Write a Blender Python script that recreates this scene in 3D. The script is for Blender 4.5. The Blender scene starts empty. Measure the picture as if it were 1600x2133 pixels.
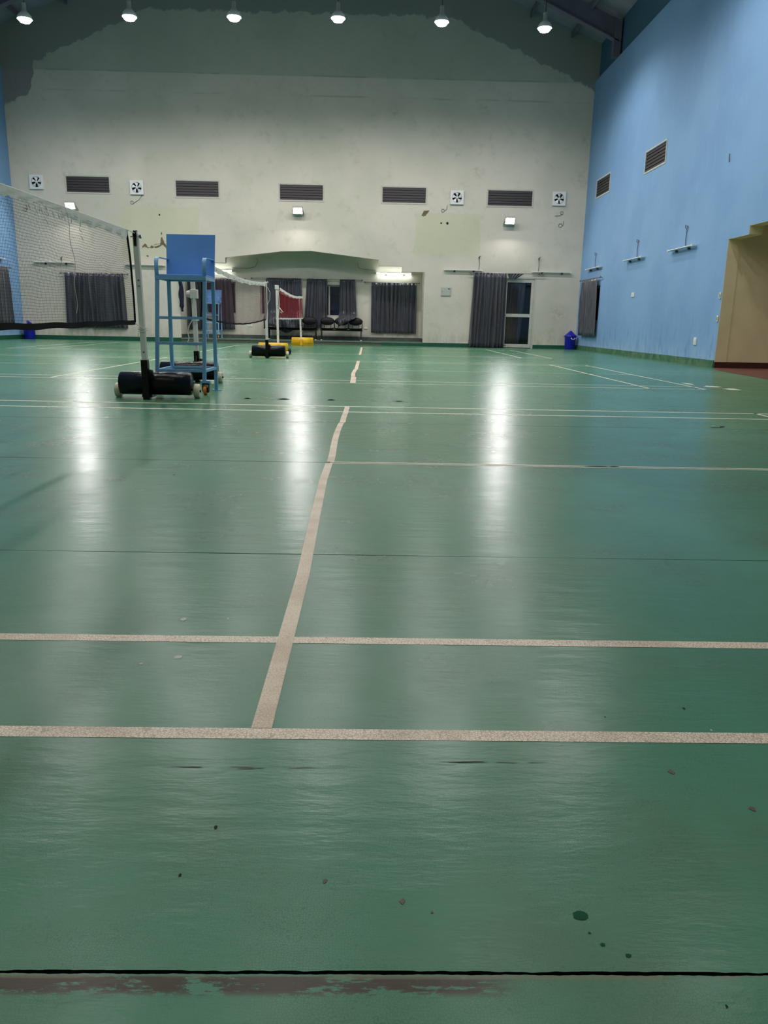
import bpy, bmesh, math, random
from mathutils import Vector, Matrix
random.seed(7)
S = bpy.context.scene
COL = S.collection
PI = math.pi

# ------------------------------------------------------------------ camera
CAM = (2.205, -1.352, 0.783)
YAW, PITCH, ROLL, FPX = 0.02033, 0.23908, 0.01999, 1617.9
def cam_setup():
    cy, sy, cp, sp = math.cos(YAW), math.sin(YAW), math.cos(PITCH), math.sin(PITCH)
    f = Vector((sy*cp, cy*cp, -sp)); rt = Vector((cy, -sy, 0)); up = rt.cross(f)
    r2 = rt*math.cos(ROLL) + up*math.sin(ROLL); u2 = -rt*math.sin(ROLL) + up*math.cos(ROLL)
    cd = bpy.data.cameras.new('camera'); co = bpy.data.objects.new('camera', cd); COL.objects.link(co)
    m = Matrix(((r2.x, u2.x, -f.x, CAM[0]), (r2.y, u2.y, -f.y, CAM[1]), (r2.z, u2.z, -f.z, CAM[2]), (0, 0, 0, 1)))
    co.matrix_world = m
    cd.sensor_fit = 'HORIZONTAL'; cd.sensor_width = 36; cd.lens = 36*FPX/1600
    cd.clip_start = 0.05; cd.clip_end = 200
    S.camera = co
cam_setup()

# ------------------------------------------------------------------ world and exposure
w = bpy.data.worlds.new('night'); S.world = w; w.use_nodes = True
w.node_tree.nodes['Background'].inputs[0].default_value = (0.004, 0.006, 0.012, 1)
w.node_tree.nodes['Background'].inputs[1].default_value = 1
S.view_settings.view_transform = 'Standard'; S.view_settings.look = 'None'
S.view_settings.gamma = 1; S.view_settings.use_curve_mapping = False
S.view_settings.exposure = 0.0
LAMP_Z = 8.35
LAMP_ROWS = [(21.5, 1.0), (14.3, 1.1), (7.1, 0.5), (-0.4, 0.17)]
LAMP_X = [-6.95 + 2.72*i for i in range(6)]
LAMP_W = 525
FLOOD_W = 55
TUBE_E = 40.0
LAMP_COL = (1.0, 0.975, 0.96)

# ------------------------------------------------------------------ room sizes
XL, XR, YB, YF = -9.82, 9.38, 26.46, -7.0
EAVE, APEX, XM = 9.62, 13.5, -0.22
WALLTOP = 8.55

# ------------------------------------------------------------------ helpers
def lin(c):
    c /= 255.0
    return c/12.92 if c <= 0.04045 else ((c+0.055)/1.055)**2.4
def C(r, g, b): return (lin(r), lin(g), lin(b), 1)

MATS = {}
def mat(name, col, rough=0.6, metal=0, spec=0.5, noise=0.0, nscale=6, bump=0.0, bscale=40, coat=0, emit=None, estr=0, alpha=1, col2=None, stretch=(1, 1, 1)):
    if name in MATS: return MATS[name]
    m = bpy.data.materials.new(name); m.use_nodes = True; nt = m.node_tree
    p = nt.nodes['Principled BSDF']
    p.inputs['Base Color'].default_value = col; p.inputs['Roughness'].default_value = rough
    p.inputs['Metallic'].default_value = metal; p.inputs['Specular IOR Level'].default_value = spec
    p.inputs['Coat Weight'].default_value = coat
    p.inputs['Alpha'].default_value = alpha
    if emit: p.inputs['Emission Color'].default_value = emit; p.inputs['Emission Strength'].default_value = estr
    tc = nt.nodes.new('ShaderNodeTexCoord'); mp = nt.nodes.new('ShaderNodeMapping'); mp.inputs['Scale'].default_value = stretch
    nt.links.new(tc.outputs['Object'], mp.inputs['Vector'])
    n = nt.nodes.new('ShaderNodeTexNoise'); n.inputs['Scale'].default_value = nscale; n.inputs['Detail'].default_value = 5
    nt.links.new(mp.outputs[0], n.inputs['Vector'])
    mx = nt.nodes.new('ShaderNodeMix'); mx.data_type = 'RGBA'
    mx.inputs['A'].default_value = col
    c2 = col2 or tuple(v*(1-noise) for v in col[:3]) + (1,)
    mx.inputs['B'].default_value = c2
    mr = nt.nodes.new('ShaderNodeMapRange'); mr.inputs['From Min'].default_value = 0.35; mr.inputs['From Max'].default_value = 0.7
    nt.links.new(n.outputs['Fac'], mr.inputs['Value']); nt.links.new(mr.outputs[0], mx.inputs['Factor'])
    nt.links.new(mx.outputs['Result'], p.inputs['Base Color'])
    if bump:
        n2 = nt.nodes.new('ShaderNodeTexNoise'); n2.inputs['Scale'].default_value = bscale; n2.inputs['Detail'].default_value = 4
        nt.links.new(mp.outputs[0], n2.inputs['Vector'])
        b = nt.nodes.new('ShaderNodeBump'); b.inputs['Strength'].default_value = bump; b.inputs['Distance'].default_value = 0.01
        nt.links.new(n2.outputs['Fac'], b.inputs['Height']); nt.links.new(b.outputs[0], p.inputs['Normal'])
    MATS[name] = m
    return m

class N:
    """tiny node-graph helper"""
    def __init__(s, m): s.nt = m.node_tree
    def __call__(s, t, **k):
        n = s.nt.nodes.new('ShaderNode'+t)
        for a, v in k.items():
            if a.startswith('_'): setattr(n, a[1:], v)
        return n
    def link(s, a, b): s.nt.links.new(a, b)
    def math(s, op, a, b=None, c=None, clamp=False):
        n = s.nt.nodes.new('ShaderNodeMath'); n.operation = op; n.use_clamp = clamp
        for i, v in enumerate((a, b, c)):
            if v is None: continue
            if isinstance(v, (int, float)): n.inputs[i].default_value = v
            else: s.link(v, n.inputs[i])
        return n.outputs[0]
    def noise(s, vec, scale, detail=4, rough=.5, out='Fac'):
        n = s.nt.nodes.new('ShaderNodeTexNoise'); n.inputs['Scale'].default_value = scale; n.inputs['Detail'].default_value = detail; n.inputs['Roughness'].default_value = rough
        s.link(vec, n.inputs['Vector']); return n.outputs[out]
    def ramp(s, v, a, b, lo=0., hi=1.):
        n = s.nt.nodes.new('ShaderNodeMapRange'); n.interpolation_type = 'SMOOTHSTEP'
        n.inputs['From Min'].default_value = a; n.inputs['From Max'].default_value = b
        n.inputs['To Min'].default_value = lo; n.inputs['To Max'].default_value = hi
        s.link(v, n.inputs['Value']); return n.outputs[0]
    def mix(s, f, a, b):
        n = s.nt.nodes.new('ShaderNodeMix'); n.data_type = 'RGBA'
        if isinstance(f, (int, float)): n.inputs['Factor'].default_value = f
        else: s.link(f, n.inputs['Factor'])
        for k, v in (('A', a), ('B', b)):
            if isinstance(v, tuple): n.inputs[k].default_value = v
            else: s.link(v, n.inputs[k])
        return n.outputs['Result']
    def mapv(s, vec, sc):
        n = s.nt.nodes.new('ShaderNodeMapping'); n.inputs['Scale'].default_value = sc; s.link(vec, n.inputs['Vector']); return n.outputs[0]

def newmat(name):
    m = bpy.data.materials.new(name); m.use_nodes = True; MATS[name] = m
    n = N(m); p = m.node_tree.nodes['Principled BSDF']
    tc = n('TexCoord'); return m, n, p, tc.outputs['Object']

class MB:
    def __init__(s): s.v = []; s.f = []; s.mi = []; s.sm = []; s.cur = 0
    def add(s, vs, fs, smooth=False):
        o = len(s.v); s.v += [tuple(v) for v in vs]
        for f in fs: s.f.append([i+o for i in f]); s.mi.append(s.cur); s.sm.append(smooth)
    def box(s, c, d, rot=None, bev=0):
        x, y, z = d[0]/2, d[1]/2, d[2]/2
        vs = [Vector((a*x, b*y, e*z)) for a in (-1, 1) for b in (-1, 1) for e in (-1, 1)]
        if rot is not None: vs = [rot @ v for v in vs]
        vs = [v + Vector(c) for v in vs]
        s.add(vs, [(0, 1, 3, 2), (4, 6, 7, 5), (0, 4, 5, 1), (2, 3, 7, 6), (0, 2, 6, 4), (1, 5, 7, 3)])
    def bx(s, x0, x1, y0, y1, z0, z1): s.box(((x0+x1)/2, (y0+y1)/2, (z0+z1)/2), (x1-x0, y1-y0, z1-z0))
    def hexa(s, p): # 8 points: bottom 4 ccw, top 4 ccw
        s.add(p, [(3, 2, 1, 0), (4, 5, 6, 7), (0, 1, 5, 4), (1, 2, 6, 5), (2, 3, 7, 6), (3, 0, 4, 7)])
    def bar(s, a, b, wx, wy, up=(0, 1, 0)):
        a, b = Vector(a), Vector(b); d = (b-a).normalized(); u = Vector(up)
        if abs(d.dot(u)) > .95: u = Vector((1, 0, 0))
        r = d.cross(u).normalized(); u = r.cross(d)
        vs = [q + r*i*wx/2 + u*j*wy/2 for q in (a, b) for i, j in ((-1, -1), (1, -1), (1, 1), (-1, 1))]
        s.hexa(vs)
    def tube(s, pts, r, n=8, caps=True, smooth=True, closed=False):
        pts = [Vector(p) for p in pts]; rs = r if isinstance(r, (list, tuple)) else [r]*len(pts)
        prev = None; vs = []; m = len(pts)
        for i, p in enumerate(pts):
            a = pts[max(i-1, 0)]; b = pts[min(i+1, m-1)]
            if closed: a = pts[(i-1) % m]; b = pts[(i+1) % m]
            d = (b-a).normalized()
            if prev is None:
                u = Vector((0, 0, 1)) if abs(d.z) < .9 else Vector((1, 0, 0)); u = (u - d*u.dot(d)).normalized()
            else: u = (prev - d*prev.dot(d)); u = u.normalized() if u.length > 1e-6 else Vector((1, 0, 0))
            prev = u; w = d.cross(u)
            for k in range(n):
                t = 2*PI*(k+.5)/n; vs.append(p + (u*math.cos(t) + w*math.sin(t))*rs[i])
        fs = []
        for i in range(m if closed else m-1):
            j = (i+1) % m
            for k in range(n):
                fs.append((i*n+k, i*n+(k+1) % n, j*n+(k+1) % n, j*n+k))
        s.add(vs, fs, smooth and n > 4)
        if caps and not closed:
            s.add(vs[:n], [tuple(reversed(range(n)))]); s.add(vs[-n:], [tuple(range(n))])
    def lathe(s, prof, o=(0, 0, 0), n=24, axis='Z', smooth=True):
        o = Vector(o); vs = []
        def pt(r, h, t):
            a, b = r*math.cos(t), r*math.sin(t)
            return o + (Vector((a, b, h)) if axis == 'Z' else Vector((h, a, b)) if axis == 'X' else Vector((a, h, b)))
        m = len(prof)
        for r, h in prof:
            for k in range(n): vs.append(pt(r, h, 2*PI*k/n))
        fs = [(i*n+k, i*n+(k+1) % n, (i+1)*n+(k+1) % n, (i+1)*n+k) for i in range(m-1) for k in range(n)]
        s.add(vs, fs, smooth)
    def grid(s, rows, smooth=True):
        nn = len(rows[0]); vs = [p for r in rows for p in r]
        fs = [(i*nn+j, i*nn+j+1, (i+1)*nn+j+1, (i+1)*nn+j) for i in range(len(rows)-1) for j in range(nn-1)]
        s.add(vs, fs, smooth)
    def poly(s, pts): s.add(pts, [tuple(range(len(pts)))])
    def prism(s, pts2, plane, a, b):
        """pts2 outline extruded along one axis: plane 'XZ' -> y from a to b, 'XY' -> z, 'YZ' -> x"""
        def P(p, t): return {'XZ': (p[0], t, p[1]), 'XY': (p[0], p[1], t), 'YZ': (t, p[0], p[1])}[plane]
        n = len(pts2); vs = [P(p, a) for p in pts2] + [P(p, b) for p in pts2]
        fs = [tuple(range(n)), tuple(reversed(range(n, 2*n)))] + [(i, i+n, (i+1) % n+n, (i+1) % n) for i in range(n)]
        s.add(vs, fs)
    def build(s, name, ms, parent=None, off=None, bevel=0, recalc=True, label=None):
        me = bpy.data.meshes.new(name)
        if off is not None: s.v = [tuple(Vector(v)-Vector(off)) for v in s.v]
        me.from_pydata(s.v, [], s.f); me.update()
        for m in (ms if isinstance(ms, (list, tuple)) else [ms]): me.materials.append(m)
        for p, mi, sm in zip(me.polygons, s.mi, s.sm): p.material_index = mi; p.use_smooth = sm
        if recalc:
            bm = bmesh.new(); bm.from_mesh(me); bmesh.ops.recalc_face_normals(bm, faces=bm.faces); bm.to_mesh(me); bm.free()
        o = bpy.data.objects.new(name, me); COL.objects.link(o)
        if parent: o.parent = parent
        elif off is not None: o.location = off
        if bevel:
            b = o.modifiers.new('bevel', 'BEVEL'); b.width = bevel; b.segments = 2; b.limit_method = 'ANGLE'
        if label: o['label'] = label
        return o

def empty(name, loc, rz=0):
    o = bpy.data.objects.new(name, None); COL.objects.link(o); o.location = loc; o.rotation_euler = (0, 0, rz)
    o.empty_display_size = .1
    return o
def tag(o, label, cat, group=None):
    o['label'] = label; o['category'] = cat
    if group: o['group'] = group
    return o
def struct(o): o['kind'] = 'structure'; return o
def dup(root, loc, rz=None, label=None):
    def cp(o, par):
        c = o.copy(); COL.objects.link(c)
        c.parent = par
        for ch in o.children: cp(ch, c)
        return c
    kids = list(root.children)
    r = root.copy(); COL.objects.link(r); r.location = loc
    if rz is not None: r.rotation_euler = (0, 0, rz)
    for k in kids: cp(k, r)
    if label: r['label'] = label
    return r
def rr(a, b): return random.uniform(a, b)
def blob(cx, cy, rx, ry, n=14, jit=.25):
    return [(cx + rx*math.cos(2*PI*i/n)*(1+rr(-jit, jit)), cy + ry*math.sin(2*PI*i/n)*(1+rr(-jit, jit))) for i in range(n)]

# ------------------------------------------------------------------ materials
# floor mat: green PVC with a leather grain, glossy, scuffed
mF, n, p, oc = newmat('green_vinyl_mat')
big = n.noise(oc, .35, 3); med = n.noise(oc, 2.2, 5, .6); fine = n.noise(oc, 26, 4, .6)
cA = n.mix(n.ramp(big, .35, .65), C(71, 122, 90), C(83, 136, 107))
cA = n.mix(n.ramp(med, .42, .72, 0, .55), cA, C(78, 110, 80))
vor = n('TexVoronoi', _feature='DISTANCE_TO_EDGE'); vor.inputs['Scale'].default_value = 235; vor.inputs['Randomness'].default_value = .8
warp = n.nt.nodes.new('ShaderNodeVectorMath'); warp.operation = 'MULTIPLY_ADD'
nv = n.noise(oc, 14, 3, out='Color'); n.link(nv, warp.inputs[0]); warp.inputs[1].default_value = (.012, .012, .012); n.link(oc, warp.inputs[2])
n.link(warp.outputs[0], vor.inputs['Vector'])
crack = n.ramp(vor.outputs['Distance'], .01, .12, 1, 0)
zone = n.ramp(n.noise(oc, 2.6, 3), .36, .62)
ck = n.math('MULTIPLY', crack, n.math('MULTIPLY_ADD', zone, .75, .12))
cA = n.mix(n.math('MULTIPLY', ck, .36), cA, C(34, 58, 44))
# pale scuffs (thin, long, along X)
sc = n.noise(n.mapv(oc, (1.1, 6.5, 1)), 2.3, 7, .7)
cA = n.mix(n.ramp(sc, .5, .85, 0, .14), cA, C(120, 148, 128))
yv = n('SeparateXYZ'); n.link(oc, yv.inputs[0])
band = n.math('MULTIPLY', n.ramp(yv.outputs['Y'], -.592, -.578), n.ramp(yv.outputs['Y'], -.556, -.560))
band = n.math('MULTIPLY', band, n.ramp(n.noise(n.mapv(oc, (3.4, 13, 1)), 4.0, 8, .75), .46, .49))
band = n.math('MULTIPLY', band, n.ramp(yv.outputs['X'], 2.42, 2.33))
cA = n.mix(n.math('MULTIPLY', band, .92), cA, C(70, 54, 44))
rim = n.math('MULTIPLY', n.ramp(yv.outputs['Y'], -.563, -.5605), n.ramp(yv.outputs['Y'], -.554, -.556))
rim = n.math('MULTIPLY', rim, n.ramp(n.noise(n.mapv(oc, (2, 8, 1)), 5, 4), .35, .55))
cA = n.mix(n.math('MULTIPLY', rim, .6), cA, C(112, 112, 88))
n.link(cA, p.inputs['Base Color'])
ro = n.math('MULTIPLY_ADD', med, .12, .20)
n.link(ro, p.inputs['Roughness']); p.inputs['Specular IOR Level'].default_value = .145
rip = n.noise(n.mapv(oc, (1.0, 3.6, 1)), 3.3, 5, .62)
hsum = n.math('ADD', n.math('MULTIPLY', rip, .9), n.math('MULTIPLY', n.noise(oc, 60, 3), .035))
hsum = n.math('SUBTRACT', hsum, n.math('MULTIPLY', ck, .012))
b = n('Bump'); b.inputs['Strength'].default_value = .24; b.inputs['Distance'].default_value = .012
n.link(hsum, b.inputs['Height']); n.link(b.outputs[0], p.inputs['Normal'])

# painted court lines share the grain
mL, n, p, oc = newmat('cream_line_paint')
vor = n('TexVoronoi', _feature='DISTANCE_TO_EDGE'); vor.inputs['Scale'].default_value = 150
warp = n.nt.nodes.new('ShaderNodeVectorMath'); warp.operation = 'MULTIPLY_ADD'
nv = n.noise(oc, 14, 3, out='Color'); n.link(nv, warp.inputs[0]); warp.inputs[1].default_value = (.012, .012, .012); n.link(oc, warp.inputs[2])
n.link(warp.outputs[0], vor.inputs['Vector'])
crack = n.ramp(vor.outputs['Distance'], .02, .14, 1, 0)
c = n.mix(n.ramp(n.noise(oc, 5, 5), .45, .68, 0, .6), C(226, 210, 182), C(178, 158, 128))
c = n.mix(n.math('MULTIPLY', crack, .62), c, C(104, 82, 60))
n.link(c, p.inputs['Base Color']); p.inputs['Roughness'].default_value = .45
mT, n, p, oc = newmat('beige_line_tape')
vor = n('TexVoronoi', _feature='DISTANCE_TO_EDGE'); vor.inputs['Scale'].default_value = 150
n.link(oc, vor.inputs['Vector'])
crack = n.ramp(vor.outputs['Distance'], .02, .14, 1, 0)
c = n.mix(n.ramp(n.noise(oc, 4, 5), .4, .66), C(222, 204, 176), C(194, 172, 140))
c = n.mix(n.math('MULTIPLY', crack, .4), c, C(120, 100, 76))
n.link(c, p.inputs['Base Color']); p.inputs['Roughness'].default_value = .5

mThin = mat('thin_line_paint', C(222, 218, 190), .45, noise=.2, nscale=4)
mDark = mat('gap_dark', C(12, 13, 12), .9)
mBrown = mat('brown_stain', C(82, 66, 52), .6, noise=.4, nscale=60)
mGreenPaint = mat('green_paint_spot', C(4, 74, 44), .6, spec=.1)
mPale = mat('pale_spot', C(176, 178, 160), .6)
mRedFloor = mat('red_oxide_floor', C(104, 62, 50), .5, noise=.35, nscale=3)

# off-white wall
mW, n, p, oc = newmat('weathered_cream_wall')
sep = n('SeparateXYZ'); n.link(oc, sep.inputs[0]); X, Z = sep.outputs['X'], sep.outputs['Z']
base = n.mix(n.ramp(n.noise(oc, .5, 4), .38, .62), C(209, 202, 188), C(197, 193, 178))
base = n.mix(n.ramp(n.noise(oc, 3.0, 7, .68), .52, .8, 0, .5), base, C(164, 164, 140))
base = n.mix(n.ramp(n.noise(n.mapv(oc, (6, 1, .8)), 1.4, 6, .7), .58, .8, 0, .3), base, C(170, 168, 140))
# greyer unpainted band above the old ceiling line (an arch) with a ragged edge
ax = n.math('ABSOLUTE', n.math('ADD', X, .2))
edge = n.math('SUBTRACT', 10.3, n.math('MAXIMUM', 0, n.math('MULTIPLY', n.math('SUBTRACT', ax, 4.8), .42)))
edge = n.math('ADD', edge, n.math('MULTIPLY', n.math('SUBTRACT', n.noise(oc, 2.5, 6, .65), .5), .5))
edge = n.math('SUBTRACT', edge, n.ramp(n.math('ADD', X, n.math('MULTIPLY', n.noise(oc, 2.0, 4), .5)), -8.45, -8.75, 0, .85))
above = n.ramp(n.math('SUBTRACT', Z, edge), -.02, .03)
base = n.mix(n.math('MULTIPLY', above, .75), base, C(128, 122, 130))
up = n.ramp(Z, 8.46, 8.5)
base = n.mix(n.math('MULTIPLY', up, .35), base, C(120, 142, 126))
def boxmask(x0, x1, z0, z1):
    jx = n.math('MULTIPLY', n.math('SUBTRACT', n.noise(oc, 3, 6, .7), .5), .35)
    XX = n.math('ADD', X, jx); ZZ = n.math('ADD', Z, jx)
    a = n.math('MULTIPLY', n.ramp(XX, x0-.04, x0+.04), n.ramp(XX, x1-.04, x1+.04, 1, 0))
    return n.math('MULTIPLY', a, n.math('MULTIPLY', n.ramp(ZZ, z0-.1, z0+.2), n.ramp(ZZ, z1-.02, z1+.02, 1, 0)))
for bmk in (boxmask(-6.27, -3.66, 2.7, 4.43), boxmask(3.62, 5.85, 3.0, 4.4)):
    base = n.mix(n.math('MULTIPLY', bmk, .45), base, C(192, 194, 154))
# soot smudges round the fans and vents
for cx_, cz_, r_ in ((5.0, 4.9, .45), (8.5, 4.85, .5), (-5.67, 4.98, .42), (-8.97, 5.05, .55), (5.7, 5.75, .3), (-7.9, 5.3, .5), (5.2, 5.4, .3), (2.9, 7.5, .35), (5.8, 7.6, .3), (9.2, 5.6, .5), (9.2, 6.8, .4), (8.7, 1.2, .5)):
    dx = n.math('SUBTRACT', X, cx_); dz = n.math('SUBTRACT', Z, cz_)
    dd = n.math('SQRT', n.math('ADD', n.math('MULTIPLY', dx, dx), n.math('MULTIPLY', dz, dz)))
    base = n.mix(n.math('MULTIPLY', n.ramp(dd, .0, r_, .34, 0), n.ramp(n.noise(oc, 4.5, 7, .75), .44, .62)), base, C(112, 110, 92))
# plaster joints
for z0 in (8.47, 7.88):
    d = n.math('ABSOLUTE', n.math('SUBTRACT', Z, n.math('MULTIPLY_ADD', n.noise(oc, .8, 3), .06, z0)))
    base = n.mix(n.math('MULTIPLY', n.ramp(d, .0, .045, 1, 0), n.ramp(n.noise(n.mapv(oc, (.5, 1, .1)), 1.5, 3), .42, .6, 0, .3)), base, C(84, 84, 70))
# grime near the ground
low = n.math('MULTIPLY', n.ramp(Z, .1, .75, 1, 0), n.ramp(n.noise(n.mapv(oc, (3, 1, 1)), 2, 6, .7), .4, .65))
base = n.mix(n.math('MULTIPLY', low, .38), base, C(140, 132, 110))
n.link(base, p.inputs['Base Color']); p.inputs['Roughness'].default_value = .85; p.inputs['Specular IOR Level'].default_value = .25
b = n('Bump'); b.inputs['Strength'].default_value = .35; b.inputs['Distance'].default_value = .01
n.link(n.noise(oc, 7, 8, .7), b.inputs['Height']); n.link(b.outputs[0], p.inputs['Normal'])

# blue wall
mB, n, p, oc = newmat('sky_blue_wall')
sep = n('SeparateXYZ'); n.link(oc, sep.inputs[0]); Y, Z = sep.outputs['Y'], sep.outputs['Z']
base = n.mix(n.ramp(n.noise(oc, .6, 4), .35, .65), C(124, 162, 200), C(116, 154, 194))
base = n.mix(n.ramp(n.noise(n.mapv(oc, (1, 5, .9)), 1.6, 6, .7), .5, .85, 0, .3), base, C(146, 184, 218))
stn = n.math('MULTIPLY', n.ramp(Z, .15, 1.5, 1, 0), n.ramp(n.noise(n.mapv(oc, (1, 3.2, .8)), 1.7, 5, .65), .5, .68))
base = n.mix(n.math('MULTIPLY', stn, .5), base, C(84, 126, 168))
low = n.math('MULTIPLY', n.ramp(Z, .1, .55, 1, 0), n.ramp(n.noise(n.mapv(oc, (1, 4, 1)), 2.5, 6, .7), .4, .6))
base = n.mix(n.math('MULTIPLY', low, .45), base, C(168, 196, 206))
n.link(base, p.inputs['Base Color']); p.inputs['Roughness'].default_value = .75; p.inputs['Specular IOR Level'].default_value = .3
b = n('Bump'); b.inputs['Strength'].default_value = .35; b.inputs['Distance'].default_value = .01
n.link(n.noise(oc, 6, 8, .7), b.inputs['Height']); n.link(b.outputs[0], p.inputs['Normal'])

mBeige = mat('beige_wall', C(236, 220, 180), .85, noise=.12, nscale=2, bump=.2, bscale=30)
mCeil = mat('ceiling_sheet', C(150, 148, 166), .8, noise=.25, nscale=1.5)
mBeam = mat('beam_grey', C(104, 104, 120), .7, noise=.2, nscale=3)
mBlueShade = mat('shaded_blue_band', C(60, 100, 124), .8, noise=.15, nscale=1)  # blue upper side walls above the lamps, their shade put into the colour
mPlat = mat('dirty_cement', C(92, 94, 80), .7, noise=.5, nscale=9, stretch=(1, 1, 4))
mPlatTop = mat('platform_top', C(98, 120, 104), .5, noise=.3, nscale=5)
mSkirtG = mat('green_skirting', C(16, 84, 58), .5, noise=.25, nscale=4)
mSkirtM = mat('worn_green_skirting', C(32, 96, 62), .55, nscale=7, col2=C(96, 122, 96))
mSkirtD = mat('grey_skirting', C(74, 84, 74), .6, noise=.45, nscale=6)
mSkirtB = mat('maroon_skirting', C(70, 30, 24), .5, noise=.3, nscale=8)
mPatchG = mat('repaint_patch', C(198, 198, 168), .85, noise=.06, nscale=5)
mPeel = mat('peeled_plaster', C(120, 108, 80), .9, noise=.45, nscale=18)
mScuff = mat('grey_scuff', C(140, 140, 122), .9, noise=.2, nscale=12)
mWhite = mat('white_paint', C(226, 226, 216), .45, noise=.12, nscale=9)
mWhiteP = mat('white_plastic', C(222, 222, 220), .35)
mPost = mat('post_white_paint', C(228, 222, 212), .45, noise=.18, nscale=6, stretch=(1, 1, .3))
mBlack = mat('black_gloss_paint', C(6, 6, 6), .25, bump=.35, bscale=30, spec=.28)
mBlackM = mat('black_metal', C(8, 8, 9), .5, spec=.3)
mYellow = mat('yellow_paint', C(232, 184, 20), .38, noise=.25, nscale=7)
mWheel = mat('cream_wheel', C(216, 208, 176), .5, noise=.2, nscale=30)
mOrange = mat('orange_wheel', C(222, 126, 52), .5)
mBlueF = mat('blue_steel_paint', C(128, 178, 220), .38, noise=.12, nscale=8)
mBlueP = mat('blue_board_paint', C(98, 156, 222), .42, noise=.12, nscale=4)
mBin = mat('blue_bin_plastic', C(14, 20, 150), .35)
mVF = mat('vent_frame_paint', C(190, 188, 176), .6, noise=.15, nscale=9)
mSlat = mat('dark_louvre', C(52, 46, 48), .6, noise=.2, nscale=20)
mCable = mat('dark_cable', C(66, 66, 68), .7)
mRod = mat('steel_rod', C(120, 120, 120), .35, metal=.8)
mRope = mat('white_rope', C(220, 214, 200), .8)
mGreyMetal = mat('grey_box_paint', C(176, 178, 168), .5)
mNetBlk = mat('black_net_cord', C(26, 26, 24), .8)
mNetMar = mat('maroon_net_cord', C(104, 52, 66), .8)
mNetRed = mat('red_net_cord', C(150, 22, 40), .8)
mTapeB = mat('black_tape', C(4, 4, 4), .8, spec=.15)
def clothmat(name, col, tr, alpha=1.0, col2=None):
    m = mat(name, col, .5, nscale=16, col2=col2 or col, alpha=alpha); nt = m.node_tree
    p = nt.nodes['Principled BSDF']; o = nt.nodes['Material Output']; t = nt.nodes.new('ShaderNodeBsdfTranslucent'); t.inputs['Color'].default_value = col
    mx = nt.nodes.new('ShaderNodeMixShader'); mx.inputs[0].default_value = tr
    nt.links.new(p.outputs[0], mx.inputs[1]); nt.links.new(t.outputs[0], mx.inputs[2]); nt.links.new(mx.outputs[0], o.inputs[0]); return m
mTapeW = clothmat('white_tape', C(244, 242, 234), .4)
mTapeF = clothmat('worn_clear_tape', C(252, 250, 242), .45, .6, C(222, 218, 208))
mNavy = mat('navy_cloth', C(14, 22, 48), .85)
mTubeOff = mat('unlit_tube', C(200, 204, 200), .3)
mCurt, n, p, oc = newmat('slate_satin_curtain')
c = n.mix(n.ramp(n.noise(n.mapv(oc, (8, 8, .5)), 3, 3), .4, .65), C(44, 46, 56), C(62, 63, 70))
n.link(c, p.inputs['Base Color']); p.inputs['Roughness'].default_value = .38; p.inputs['Specular IOR Level'].default_value = .7
p.inputs['Sheen Weight'].default_value = .25
# glass
def glassmat():
    m = bpy.data.materials.new('window_glass'); m.use_nodes = True; nt = m.node_tree
    for x in list(nt.nodes): nt.nodes.remove(x)
    o = nt.nodes.new('ShaderNodeOutputMaterial'); g = nt.nodes.new('ShaderNodeBsdfGlossy'); g.inputs['Roughness'].default_value = .04
    t = nt.nodes.new('ShaderNodeBsdfTransparent'); t.inputs['Color'].default_value = (.93, .95, .97, 1)
    f = nt.nodes.new('ShaderNodeFresnel'); f.inputs['IOR'].default_value = 1.45
    mx = nt.nodes.new('ShaderNodeMixShader')
    nt.links.new(f.outputs[0], mx.inputs[0]); nt.links.new(t.outputs[0], mx.inputs[1]); nt.links.new(g.outputs[0], mx.inputs[2])
    nt.links.new(mx.outputs[0], o.inputs[0]); return m
mGlass = glassmat()
def emat(name, col, s):
    m = bpy.data.materials.new(name); m.use_nodes = True; p = m.node_tree.nodes['Principled BSDF']
    p.inputs['Base Color'].default_value = (.8, .8, .8, 1)
    p.inputs['Emission Color'].default_value = col + (1,); p.inputs['Emission Strength'].default_value = s
    return m
mBulb = emat('glowing_lens', (1, .98, .96), 60)
mFlood = emat('glowing_floodlight', (1, .98, .98), 40)
mTubeOn = emat('glowing_tube', (.95, 1, .97), TUBE_E)

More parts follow.
